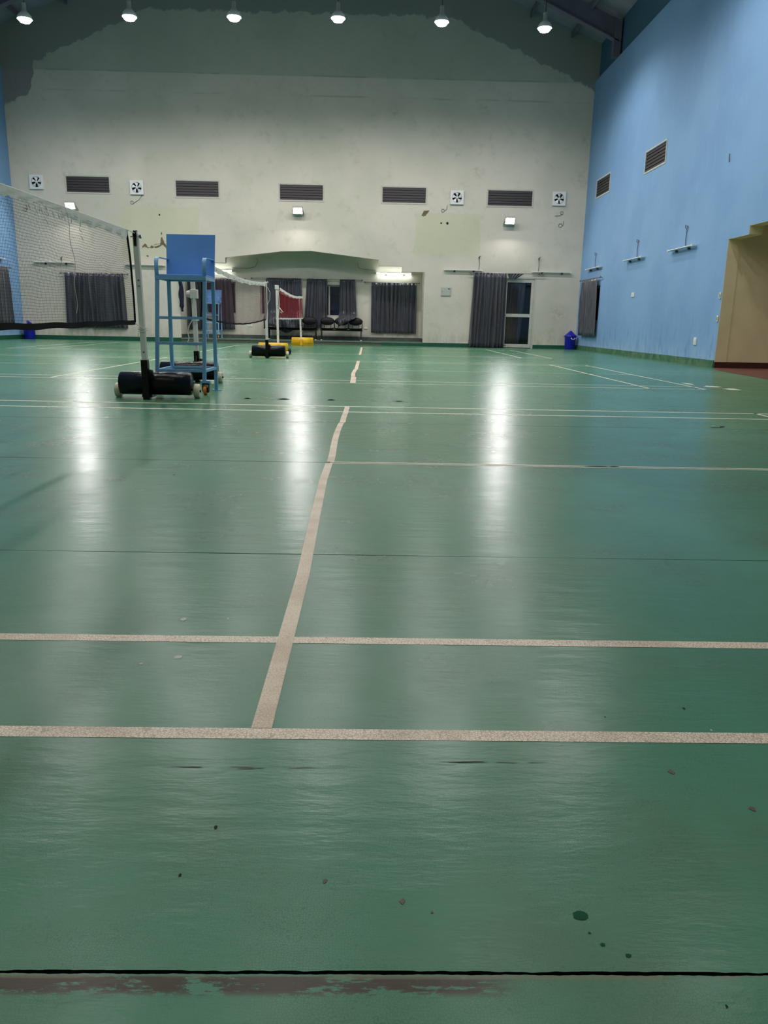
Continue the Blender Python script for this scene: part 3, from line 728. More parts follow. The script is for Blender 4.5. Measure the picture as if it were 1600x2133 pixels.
# ------------------------------------------------------------------ tube light battens
def batten(u0, u1, z, plane, axis, label, grp, lit=False, hook=None, deep=.11):
    c0 = ((u0+u1)/2, plane, z) if axis == 'Y' else (plane, (u0+u1)/2, z)
    s = -1 if (axis == 'Y' or plane > 0) else 1
    def P(u, t, zz): return (u, plane+s*t, zz) if axis == 'Y' else (plane+s*t, u, zz)
    def B(m, a, b2, t0, t1, z0, z1):
        p, q = P(a, t0, z0), P(b2, t1, z1); m.bx(min(p[0], q[0]), max(p[0], q[0]), min(p[1], q[1]), max(p[1], q[1]), z0, z1)
    r = empty('tube_light', c0)
    m = MB(); B(m, u0, u1, .03, deep-.02, z, z+.03); m.build('batten', mWhite, r, off=c0, bevel=.004)
    for uu in (u0+(u1-u0)*.28, u0+(u1-u0)*.78): m = MB(); B(m, uu-.03, uu+.03, 0, .05, z-.05, z+.0); m.build('bracket', mCable, r, off=c0)
    m = MB(); m.tube([P(u0+.04, deep, z+.01), P(u1-.04, deep, z+.01)], .016, 10); m.build('tube', mTubeOn if lit else mTubeOff, r, off=c0)
    for uu in (u0, u1-.04): m = MB(); B(m, uu, uu+.04, deep-.03, deep+.02, z-.01, z+.035); m.build('end_holder', mWhite, r, off=c0)
    if hook:
        hu, hz = hook; m = MB()
        pts = [P(hu, .02, z+.03), P(hu+.02, .02, (z+hz)/2), P(hu, .02, hz-.05), P(hu, .06, hz), P(hu+.05, .05, hz+.06), P(hu, .03, hz+.04), P(hu, .02, hz)]
        m.tube(pts, .008, 6); m.build('supply_cord', mCable, r, off=c0)
        m = MB(); B(m, hu-.025, hu+.025, 0, .025, hz-.02, hz+.03); m.build('junction_box', mScuff, r, off=c0)
    tag(r, label, 'light', grp)
g1 = 'unlit tube lights on the end wall'
batten(-9.27, -7.89, 2.54, YB, 'Y', 'unlit tube light on the end wall, leftmost, seen through the near net', g1, hook=(-8.35, 2.68))
batten(-6.19, -4.84, 2.52, YB, 'Y', 'unlit tube light crossing behind the white net post left of the umpire chair', g1)
batten(4.65, 5.97, 2.57, YB, 'Y', 'unlit tube light above left end of the door curtain rod', g1, hook=(5.85, 3.0))
batten(7.67, 9.02, 2.56, YB, 'Y', 'unlit tube light right of the glazed door top', g1, hook=(7.9, 3.0))
g2 = 'tube lights on the blue side wall'
batten(23.9, 25.45, 2.60, XR, 'X', 'unlit tube light on the blue wall directly above the curtain', g2, hook=(24.66, 3.04))
batten(19.98, 21.46, 2.59, XR, 'X', 'unlit tube light on the blue wall, middle of three, above the switch', g2, hook=(20.6, 3.04))
batten(16.6, 18.08, 2.57, XR, 'X', 'unlit tube light on the blue wall nearest the beige recess', g2, hook=(17.25, 3.02))
batten(23.8, 25.25, 2.54, XL, 'X', 'unlit tube light on the left blue wall above its curtain', g2, hook=(24.5, 3.0))
g3 = 'lit tube lights in the niche'
batten(2.33, 3.62, 2.47, NY, 'Y', 'lit tube light in the niche above the right closed curtain', g3, lit=True)
batten(-3.98, -2.74, 2.45, NY, 'Y', 'lit tube light in the niche at left, beside the umpire chair board', g3, lit=True)
# cords on the niche wall
m = MB(); m.tube([(-2.75, NY-.02, 2.56), (-2.2, NY-.02, 2.56), (-1.95, NY-.02, 2.62), (-1.85, NY-.02, 2.8), (-1.9, NY-.03, 2.92)], .008, 6)
tag(m.build('wall_cable', mScuff, off=(-2.75, NY-.02, 2.56)), 'thin grey cable curving up the niche wall at left', 'cable')
m = MB(); m.tube([(2.33, NY-.02, 2.58), (1.95, NY-.02, 2.6), (1.72, NY-.02, 2.66), (1.68, NY-.02, 2.86)], .008, 6)
tag(m.build('wall_cable', mScuff, off=(2.33, NY-.02, 2.58)), 'thin grey cable curving up the niche wall at right', 'cable')

# ------------------------------------------------------------------ curtains
def curtain(ut, ub, zt, zb, plane, axis, folds, label, grp, amp=.105, side=-1, off=.12, fwd=None, cut=None, seed=0, name='curtain'):
    """ut=(u0,u1) at the rod, ub at the hem. fwd(z)-> extra distance from wall. cut(s)-> hem height offset"""
    folds = max(3, int(folds*.9)); rnd = random.Random(seed); ph = [rnd.uniform(0, 6.3) for _ in range(6)]
    nu = folds*12; nz = 16; rows = []
    def P(u, t, z): return (u, plane+side*t, z) if axis == 'Y' else (plane+side*t, u, z)
    for j in range(nz+1):
        t = j/nz; row = []
        for i in range(nu+1):
            s = i/nu; zbb = zb + (cut(s) if cut else 0)
            z = zt + (zbb-zt)*t
            u = (ut[0]*(1-t)+ub[0]*t)*(1-s) + (ut[1]*(1-t)+ub[1]*t)*s
            sw = s + .018*math.sin(3*PI*s*2+ph[0]+1.2*t) + .012*math.sin(17*s+ph[1]-2*t)
            a = amp*(.35+.65*min(1, t*3))*(.75+.35*math.sin(9*s+ph[2]))
            sn = 1-abs(math.sin(PI*folds*sw+ph[3]/2)); d = off - .75*a + 1.75*a*sn**1.1 + .10*a*math.sin(4.7*PI*folds*s+ph[4]+2*t)
            if fwd: d += fwd(z, s)
            row.append(P(u, max(d, .025), z))
        rows.append(row)
    m = MB(); m.grid(rows)
    c0 = P((ut[0]+ut[1])/2, off, zt)
    o = m.build(name, mCurt, off=c0, recalc=False)
    sm = o.modifiers.new('s', 'SOLIDIFY'); sm.thickness = .004
    tag(o, label, 'curtain', grp)
    return o
def rod(u0, u1, z, plane, axis, label, side=-1, off=.10, rings=None):
    def P(u, t, zz): return (u, plane+side*t, zz) if axis == 'Y' else (plane+side*t, u, zz)
    c0 = P((u0+u1)/2, off, z); r = empty('curtain_rod', c0)
    m = MB(); m.tube([P(u0, off, z), P(u1, off, z)], .011, 8); m.build('rod', mRod, r, off=c0)
    for uu in (u0, u1):
        m = MB(); c = P(uu, off, z); m.lathe([(0, -.03), (.022, -.02), (.03, 0), (.022, .02), (0, .03)], o=c, n=12, axis='X' if axis == 'Y' else 'Y'); m.build('finial', mRod, r, off=c0)
    for uu in (u0+.12, u1-.12):
        m = MB(); m.bar(P(uu, 0, z), P(uu, off, z), .02, .02, up=(0, 0, 1)); m.build('bracket', mRod, r, off=c0)
    tag(r, label, 'curtain rod', 'curtain rods')
gc = 'grey curtains on the end wall and niche'
rod(-8.38, -6.12, 2.21, YB, 'Y', 'curtain rod of the end-wall curtain seen through the near net')
curtain((-8.24, -6.27), (-8.30, -6.22), 2.23, .42, YB, 'Y', 13, 'closed slate-grey curtain on the end wall, seen through the near net', gc, seed=1)
rod(-4.36, -2.3, 2.19, NY, 'Y', 'left curtain rod in the niche, behind the blue umpire chair')
curtain((-4.34, -3.84), (-4.36, -3.72), 2.20, .42, NY, 'Y', 4, 'narrow grey curtain at the far left end of the niche', gc, seed=2)
curtain((-3.42, -2.80), (-3.5, -2.70), 2.20, .44, NY, 'Y', 6, 'grey curtain behind the distant blue umpire chair, seen through the middle net', gc, seed=3)
rod(-2.08, 1.84, 2.23, NY, 'Y', 'long sagging curtain rod in the middle of the niche')
def drape(amt, z0=1.05, z1=.88, sel=None):
    def f(z, s):
        t = max(0, min(1, (z0-z)/(z0-z1))); t = t*t*(3-2*t)
        k = sel(s) if sel else 1
        return amt*t*k + (.05*math.sin(14*s+z*9)*t*k)
    return f
curtain((-1.56, -.32), (-1.62, -.24), 2.25, .42, NY, 'Y', 10, 'wide grey curtain behind the red net, bunched over the left bench', gc, fwd=drape(.40, sel=lambda s: 1), cut=lambda s: .12*math.sin(8*s)+.06, seed=4, amp=.08)
curtain((-.11, .61), (-.24, .62), 2.25, .45, NY, 'Y', 8, 'grey curtain flaring behind the gap between the two benches', gc, fwd=drape(.12, sel=lambda s: max(0, s-.4)), cut=lambda s: .42*max(0, s-.45)/.55, seed=5, amp=.08)
curtain((1.06, 1.60), (1.02, 1.68), 2.25, .60, NY, 'Y', 6, 'grey curtain draped over the right bench beside the dark window', gc, fwd=drape(.46, sel=lambda s: 1), cut=lambda s: .35*s, seed=6, amp=.085)
rod(1.95, 3.88, 2.17, NY, 'Y', 'curtain rod at the right end of the niche')
curtain((2.18, 3.80), (2.19, 3.81), 2.16, .42, NY, 'Y', 13, 'closed grey curtain at the right end of the niche under the lit tube', gc, seed=7)
rod(5.55, 8.06, 2.50, YB, 'Y', 'curtain rod above the glazed door', off=.13)
curtain((5.68, 6.82), (5.60, 6.82), 2.50, .02, YB, 'Y', 10, 'floor-length grey curtain drawn beside the glazed door', gc, seed=8, amp=.10, off=.13)
curtain((6.82, 7.42), (6.9, 7.12), 2.50, 2.32, YB, 'Y', 6, 'gathered curtain heading hanging above the glazed door', gc, seed=9, amp=.03, off=.13)
curtain((6.86, 7.55), (6.88, 7.40), 2.34, .14, YB+.23, 'Y', 6, 'grey curtain hanging behind the door glass', gc, seed=10, amp=.04, off=.075)
rod(23.68, 26.05, 2.29, XR, 'X', 'curtain rod on the right blue wall')
curtain((24.0, 25.85), (23.86, 25.7), 2.29, .49, XR, 'X', 9, 'grey curtain on the right blue wall near the corner bin', 'side wall curtains', seed=11, amp=.055, off=.12)
rod(23.3, 25.62, 2.30, XL, 'X', 'curtain rod on the left blue wall', side=1)
curtain((23.5, 25.42), (23.5, 25.45), 2.30, .53, XL, 'X', 9, 'grey curtain on the left blue wall, seen through the near net', 'side wall curtains', seed=12, amp=.055, side=1, off=.12)

# ------------------------------------------------------------------ glazed door
def door():
    r = empty('door_1', (7.3, YB, 0)); struct(r); off = (7.3, YB, 0)
    y0, y1 = YB+.02, YB+.09
    m = MB()
    m.bx(5.72, 7.87, y0-.02, y1+.03, 2.33, 2.40); m.bx(7.80, 7.87, y0-.02, y1+.03, 0, 2.33); m.bx(5.72, 5.79, y0-.02, y1+.03, 0, 2.33)
    m.build('door_frame', mVF, r, off=off)
    for a, b2 in ((6.80, 7.795), (5.795, 6.79)):
        m = MB()
        m.bx(a, a+.075, y0, y1, .02, 2.325); m.bx(b2-.085, b2, y0, y1, .02, 2.325)
        m.bx(a+.075, b2-.085, y0, y1, .02, .14); m.bx(a+.075, b2-.085, y0, y1, 2.22, 2.325); m.bx(a+.075, b2-.085, y0, y1, 1.06, 1.17)
        o = m.build('door_leaf', mVF, r, off=off)
        g = MB(); g.bx(a+.07, b2-.08, y0+.03, y0+.036, .13, 1.07); g.bx(a+.07, b2-.08, y0+.03, y0+.036, 1.16, 2.23); g.build('door_glass', mGlass, o)
        g.v and None
        if a > 6.5:
            h = MB(); h.bx(a+.01, a+.045, y0-.035, y0-.02, 1.12, 1.32); h.bx(a+.02, a+.035, y0-.03, y0, 1.13, 1.15); h.bx(a+.02, a+.035, y0-.03, y0, 1.29, 1.31); h.build('door_handle', mGreyMetal, o, off=off)
            h = MB(); h.lathe([(0, -.012), (.014, -.012), (.014, 0)], o=(a+.05, y0, 1.11), n=12, axis='Y'); h.build('door_lock', mDark, o, off=off)
            h = MB(); h.bx(a+.02, a+.14, y0-.006, y0, .085, .10); h.build('door_bolt', mDark, o, off=off)
    for o in r.children:
        for c in o.children:
            if c.name.startswith('door_glass'): c.location = (-off[0], -off[1], -off[2])
door()
# added black box standing in for the darkness outside the door
m = MB(); m.bx(5.2, 8.4, YB+1.4, YB+1.45, -.1, 2.8); m.bx(5.2, 5.25, YB+.25, YB+1.4, -.1, 2.8); m.bx(8.35, 8.4, YB+.25, YB+1.4, -.1, 2.8); m.bx(5.2, 8.4, YB+.25, YB+1.45, 2.8, 2.85); m.bx(5.2, 8.4, YB+.2, YB+1.45, -.08, -.02)
struct(m.build('wall_dark_void', mDark))

# distribution box, switches, sockets
r = empty('distribution_box', (4.75, YB, 1.72))
m = MB(); m.bx(-.17, .17, -.035, 0, 0, .29); m.build('box_body', mGreyMetal, r, bevel=.004)
m = MB(); m.bx(-.15, .15, -.042, -.035, .02, .27); m.build('box_cover', mGreyMetal, r, bevel=.003)
m = MB(); m.bx(.08, .13, -.046, -.042, .215, .25); m.build('window_flap', mBlackM, r)
m = MB(); m.lathe([(0, -.05), (.01, -.05), (.01, -.042)], o=(-.12, 0, .14), n=10, axis='Y'); m.build('lock', mBlackM, r)
tag(r, 'grey metal distribution box on the wall left of the door curtain', 'electrical box')
def plate(loc, axis, w_, h_, label):
    r = empty('wall_switch', loc); m = MB(); k = MB()
    if axis == 'X':
        m.bx(-.02, 0, -w_/2, w_/2, -h_/2, h_/2)
        for i in (-1, 0, 1): k.bx(-.026, -.02, i*w_/3.4-.018, i*w_/3.4+.018, -h_*.28, h_*.28)
    else:
        m.bx(-w_/2, w_/2, -.02, 0, -h_/2, h_/2)
        for i in (-1, 0, 1): k.bx(i*w_/3.4-.018, i*w_/3.4+.018, -.026, -.02, -h_*.28, h_*.28)
    m.build('plate', mWhiteP, r, bevel=.003); k.build('rocker', mWhite, r)
    tag(r, label, 'switch')
plate((XR, 20.68, 1.66), 'X', .22, .12, 'white switch plate halfway up the blue wall')
plate((XR, 16.13, .52), 'X', .14, .16, 'white socket plate low on the blue wall near the recess')
plate((XR, 15.12, 1.46), 'X', .07, .12, 'white plate at the blue wall edge beside the beige recess, upper of two')
plate((XR, 15.12, 1.00), 'X', .07, .12, 'white plate at the blue wall edge beside the beige recess, lower of two')
plate((-2.18, NY, .62), 'Y', .20, .14, 'white socket plate low on the niche wall under the middle net')
plate((2.0, NY, .58), 'Y', .12, .08, 'small socket plate low on the niche wall right of the benches')
m = MB(); m.tube([(XR-.01, 15.45, 4.22), (XR-.03, 15.42, 4.17), (XR-.03, 15.4, 4.12), (XR-.01, 15.44, 4.07)], .008, 6)
tag(m.build('wall_hook', mCable, off=(XR-.01, 15.45, 4.22)), 'small dark hook high on the blue wall above the recess', 'hook')

# ------------------------------------------------------------------ net posts on roller bases
def make_post(colour, side, sleeve_black=True, pulley=True, tilt=0.0, cx=.055, wheels=True):
    """post at origin; the counterweight cylinder lies on the +Y side if side=1 else -Y; long axis X"""
    r = empty('net_post', (0, 0, 0)); base = mBlack if colour == 'black' else mYellow
    top = 1.56; a = Vector((0, 0, .03)); b2 = Vector((-tilt, 0, top))
    m = MB(); m.bar(Vector((0, 0, .2)), b2, .052, .052); o = m.build('pole', mPost, r, bevel=.006)
    m = MB()
    if colour == 'black': m.bar((.0, 0, 0), (-tilt*.2, 0, .385), .064, .07)
    else: m.bar((0, 0, 0), (0, 0, .21), .045, .06)
    sl = m.build('sleeve', base, r, bevel=.003)
    if colour == 'black':
        k = MB(); k.lathe([(0, .032), (.028, .034), (.034, .05), (.028, .066), (0, .07)], o=(0, 0, .26), n=16, axis='X'); k.build('clamp_knob', mBlackM, sl)
        g = MB(); g.prism([(.03*side, .25), (.10*side, .25), (.05*side, .33)], 'YZ', -.006, .006); g.prism([(.032, .30), (.09, .22), (.032, .22)], 'XZ', -.006, .006); g.build('gusset', mBlackM, sl)
    R = .115; L = .70; cy = side*(R+.04); cz = .148
    m = MB(); m.lathe([(0, -L/2), (R-.008, -L/2), (R-.008, -L/2+.012), (R, -L/2+.012), (R, L/2-.012), (R-.008, L/2-.012), (R-.008, L/2), (0, L/2)], o=(cx, cy, cz), n=40, axis='X')
    if colour == 'yellow':
        t_ = MB(); hw = R+.022
        t_.prism([(cy-hw, cz-.035), (cy-hw, cz-.045), (cy-hw+.035, .0), (cy+hw-.035, .0), (cy+hw, cz-.045), (cy+hw, cz-.035)], 'YZ', cx-L/2-.012, cx+L/2+.012); t_.build('base_tray', base, r)
    m.build('counterweight_cylinder', base, r)
    m = MB(); m.bx(-.05, .05, min(0, cy), max(0, cy), .02, .05); m.build('foot_bracket', base, r)
    wm = mWheel if colour == 'black' else mBlackM
    for sx in (-1, 1) if wheels else ():
        xx = cx+sx*(L/2+.045); zz = .072; wy = cy+side*.05
        ax = MB(); ax.tube([(cx+sx*(L/2-.01), cy, zz+.02), (xx+sx*.035, wy, zz)], .013, 8); axo = ax.build('axle', mBlackM, r)
        wv = MB(); wv.lathe([(.015, -.026), (.055, -.03), (.068, -.026), (.071, -.02), (.071, .02), (.068, .026), (.055, .03), (.015, .026)], o=(xx, wy, zz), n=28, axis='X'); wv.build('wheel', wm, r)
    if pulley:
        m = MB(); m.lathe([(0, -.014), (.04, -.014), (.034, 0), (.04, .014), (0, .014)], o=(-tilt, -side*.005, top-.015), n=20, axis='X')
        m.bx(-tilt-.012, -tilt+.012, -side*.03-.006, -side*.03+.006, top-.12, top+.01)
        m.build('pulley', mBlackM, r)
        m = MB(); m.tube([(-tilt-.05, 0, top-.035), (-tilt+.05, 0, top-.035)], .006, 6); m.tube([(-tilt+.04, 0, top-.02), (-tilt+.047, 0, top-.05)], .011, 6); m.build('pulley_bolt', mRod, r)
    m = MB()
    for zz in (1.13, 1.08, .46): m.lathe([(0, -.032), (.009, -.031), (.009, -.026)], o=(.005-tilt*zz/1.56, -0, zz), n=8, axis='Y')
    m.build('bolt', mRod, r)
    return r
gp = 'net posts'
p1 = make_post('black', 1, tilt=.03); p1.location = (0, 6.41, 0)
tag(p1, 'white net post on a black roller base, nearest one, left of the blue umpire chair', 'net post', gp)
p0 = make_post('black', -1, tilt=.0); p0.location = (0, -.36, 0); tag(p0, 'white net post on black roller base at the near end of the nearest net', 'net post', gp)
p2 = make_post('black', -1, tilt=.03, pulley=False, cx=-.07); p2.location = (-.02, 8.82, 0)
tag(p2, 'white net post on a black roller base standing just behind the blue umpire chair', 'net post', gp)
m = MB(); m.bx(-.055, .035, -.045, .04, 1.03, 1.14); m.build('winch', mPost, p2, bevel=.006)
m = MB(); m.lathe([(0, -.03), (.035, -.03), (.045, 0), (.035, .03), (0, .03)], o=(-.075, 0, 1.085), n=14, axis='X'); m.build('winch_drum', mPost, p2)
m = MB(); m.bx(-.014, .006, -.05, -.045, .8, 1.12); m.build('strap', mRope, p2)
m = MB(); m.tube([(.03, -.03, .76), (-.03, -.035, .755), (-.035, .03, .76), (.03, .03, .765), (.03, -.03, .77)], .006, 6)
m.tube([(-.01, -.035, .84), (-.02, -.045, .80), (-.035, -.04, .77), (-.08, -.03, .70), (-.105, -.02, .62), (-.09, -.02, .54), (-.11, -.02, .49)], .006, 6); m.build('rope', mRope, p2)
p3 = make_post('black', 1, tilt=.01, pulley=False, cx=.015); p3.location = (0, 15.5, 0)
tag(p3, 'white net post on small black roller base, in front of the yellow rollers', 'net post', gp)
m = MB(); m.tube([(-.06, -.02, 1.52), (.05, -.02, 1.545), (.03, .0, 1.57)], .008, 6); m.tube([(.03, 0, 1.45), (.08, 0, 1.35), (.07, 0, 1.2), (.02, 0, 1.1)], .005, 6); m.build('rope', mRope, p3)
p4 = make_post('yellow', -1, tilt=.02, pulley=False, cx=-.10); p4.location = (-.05, 17.95, 0)
tag(p4, 'white net post on a yellow roller base behind the small black one', 'net post', gp)
m = MB(); m.bx(-.06, .03, -.04, .035, 1.50, 1.60); m.build('winch', mPost, p4, bevel=.008)
m = MB(); m.tube([(.03, -.03, 1.1), (.09, -.03, 1.02), (.13, -.03, .98), (.10, -.03, .95), (.07, -.03, .99)], .012, 6); m.build('rope', mRope, p4)
p5 = make_post('yellow', 1, tilt=.05, pulley=False, cx=.03, wheels=False); p5.location = (-.09, 24.72, 0)
tag(p5, 'white net post on a yellow roller base farthest away, in front of the benches', 'net post', gp)
m = MB(); m.tube([(-.1, -.03, .88), (-.12, -.03, 1.05), (-.02, -.03, 1.12), (.04, -.03, 1.1)], .008, 6); m.build('rope', mRope, p5)

# ------------------------------------------------------------------ nets
def net(Y0, Y1, x0, top, bot, cord, r_, label, tape_mat, bot_mat, wob=.012, step=.019, tape_w=.07, tattered=False, cords=None, bot_w=.04, end_slant=0, pleat=0, dots=False):
    c0 = (x0, (Y0+Y1)/2, .76); root = empty('badminton_net', c0)
    def ys(s, t): return Y0 + (Y1-Y0)*s + (end_slant*(t)*(s > .5)*(s-.5)*2)
    def P(s, t, pl=1):  # s along, t from top(0) to bottom(1)
        y = ys(s, t)
        y += .006*math.sin(31*s+9*t)*(1-abs(2*t-1)) if not pleat else 0
        z = top(s)*(1-t) + bot(s)*t
        z += (0 if pl == 0 else 1)*wob*(.5*math.sin(2*PI*s*3.1+5*t) + .35*math.sin(2*PI*s*11+11*t) + .2*math.sin(2*PI*s*23+4*t))*math.sin(PI*min(1, t*1.0))
        x = x0 + .03*math.sin(PI*t)*math.sin(7*s+2) + (pl*pleat*math.sin(2*PI*s*42) if pleat else .0012*math.sin(60*s+3*t))
        return Vector((x, y, z))
    m = MB(); nv = int((Y1-Y0)/step); nh = int((top(.5)-bot(.5))/step)
    for i in range(nv+1): m.tube([P(i/nv, j/10) for j in range(11)], r_*.7, 3, caps=False, smooth=False)
    ns = 130
    for j in range(1, nh): m.tube([P(i/ns, j/nh) for i in range(ns+1)], r_, 3, caps=False, smooth=False)
    m.build('mesh', cord, root, off=c0, recalc=False)
    # top tape, folded over the cord
    m = MB(); rows = []; nt = 160; rnd = random.Random(5)
    hang = []
    for i in range(nt+1):
        s = i/nt; wv = tape_w*(1+.12*math.sin(40*s)+.08*math.sin(97*s))
        if tattered:
            tear = math.exp(-((s-.70)/.075)**2)
            wv *= (1-.55*tear); wv += rnd.uniform(-.006, .008)
        hang.append(wv)
    for k in range(6):
        t = k/5
        rows.append([P(i/nt, 0, 0) + Vector((.006+pleat*1.3+(.006 if tattered else .0012)*math.sin(i*.9+k)*t, 0, .004-hang[i]*t)) for i in range(nt+1)])
    rows2 = [[Vector((2*x0-v.x, v.y, v.z)) for v in rw] for rw in rows]
    m.grid(rows); m.grid(rows2)
    m.build('top_tape', tape_mat, root, off=c0, recalc=False)
    if tattered:
        for i in range(7):
            m = MB(); s = .57+.24*rnd.random(); q = P(s, 0); L_ = rnd.uniform(.02, .07); a = rnd.uniform(-.02, .02)
            m.tube([q+Vector((.012, 0, -.02)), q+Vector((.02, a, -.02-L_*.5)), q+Vector((.014, a*2, -.03-L_)), q+Vector((.012, a*2+.012, -.02-L_*.8))], [.0018, .0024, .002, .001], 5); m.build('torn_tape_strip', mTapeW, root, off=c0)
        for i in range(7):
            m = MB(); q = P(.655+.016*i, 0); m.tube([q+Vector((.012, 0, -.05)), q+Vector((.015, .02, -.09)), q+Vector((.015, .035, -.095)), q+Vector((.012, .045, -.055))], .0022, 5); m.build('torn_tape_loop', mTapeW, root, off=c0)
        for s, t0, t1 in ((.762, .0, .9), (.70, .05, .2), (.80, .1, .25)):
            m = MB(); m.tube([P(s+.004*math.sin(i*1.3), t0+(t1-t0)*i/12)+Vector((.006, 0, 0)) for i in range(13)], .0022, 4); m.build('repair_string', mRope, root, off=c0)
    m = MB(); m.tube([P(i/nt, 0, 0)+Vector((0, 0, .004)) for i in range(nt+1)], .004, 6); m.build('top_cord', mRope, root, off=c0)
    m = MB()
    for k in range(2):
        sg = 1 if k else -1
        rows = [[P(i/nt, 1, 0)+Vector((sg*(.006+pleat*1.3+.2*bot_w*.4*math.sin(i*.5)), 0, bot_w*(.5-t)+.1*bot_w*math.sin(i*.35))) for i in range(nt+1)] for t in (0, .5, 1)]
        m.grid(rows)
    m.build('bottom_tape', bot_mat, root, off=c0, recalc=False)
    for s in (0, 1):
        m = MB(); m.tube([P(s, j/10) for j in range(11)], .009, 6); m.build('side_tape', bot_mat, root, off=c0)
    if dots:
        for i in range(12):
            q = P(.10+.075*i, 0); m = MB(); m.lathe([(0, 0), (.011, 0), (.011, .003), (0, .003)], o=q+Vector((.008, 0, -.035)), n=10, axis='X'); m.build('eyelet', mBlackM, root, off=c0)
    if cords:
        m = MB()
        for pts in cords: m.tube(pts, .0035, 5)
        m.build('tie_cord', mRope, root, off=c0)
    tag(root, label, 'net', 'badminton nets')
def sag(a, d): return lambda s: a - d*math.sin(PI*s)
net(-.05, 6.03, 0, lambda s: 1.545-.012*math.sin(PI*s), lambda s: .742-.03*math.sin(PI*s), mNetBlk, .0010,
    'black mesh badminton net with tattered clear tape, nearest, at left', mTapeF, mTapeB, tattered=True, end_slant=.11,
    cords=[[(0, 6.03, 1.55), (-.02, 6.24, 1.552), (-.03, 6.40, 1.552)], [(0, 6.13, .735), (0, 6.3, .70), (-.01, 6.38, .685)],
           [(.03, 6.38, .685), (-.045, 6.375, .69), (-.05, 6.45, .695), (.03, 6.45, .69), (.032, 6.375, .68), (-.045, 6.372, .675), (-.05, 6.45, .672), (.03, 6.45, .665), (.032, 6.375, .66), (-.04, 6.37, .655), (-.045, 6.36, .60)],
           [(0, -.05, 1.545), (0, -.33, 1.555)], [(0, -.05, .74), (0, -.33, .69)]])
def top2(s): return 1.53 - .075*math.sin(PI*s)
def bot2(s): return .80 - .085*math.sin(PI*min(1, max(0, s*1.0)))
net(9.02, 15.38, 0, top2, bot2, mNetMar, .0010, 'maroon mesh badminton net of the middle court with white top tape', mTapeW, mTapeB, tape_w=.065, bot_w=.024, dots=True,
    cords=[[(0, 9.02, 1.53), (-.03, 8.85, 1.54)], [(0, 15.38, 1.53), (0, 15.48, 1.54)], [(0, 9.02, .8), (-.02, 8.85, .77)]])
m = MB()
net(18.1, 24.6, -.06, lambda s: 1.55-.075*math.sin(PI*s), lambda s: .83+.04*s-.01*math.sin(PI*s), mNetRed, .0014, 'red mesh badminton net of the farthest court with white edging', mTapeW, mTapeW, tape_w=.06, bot_w=.035, pleat=.035,
    cords=[[(-.06, 18.1, 1.55), (-.06, 17.97, 1.55)], [(-.06, 18.1, .83), (-.05, 17.97, .8)], [(-.06, 24.6, 1.55), (-.1, 24.7, 1.55)]])

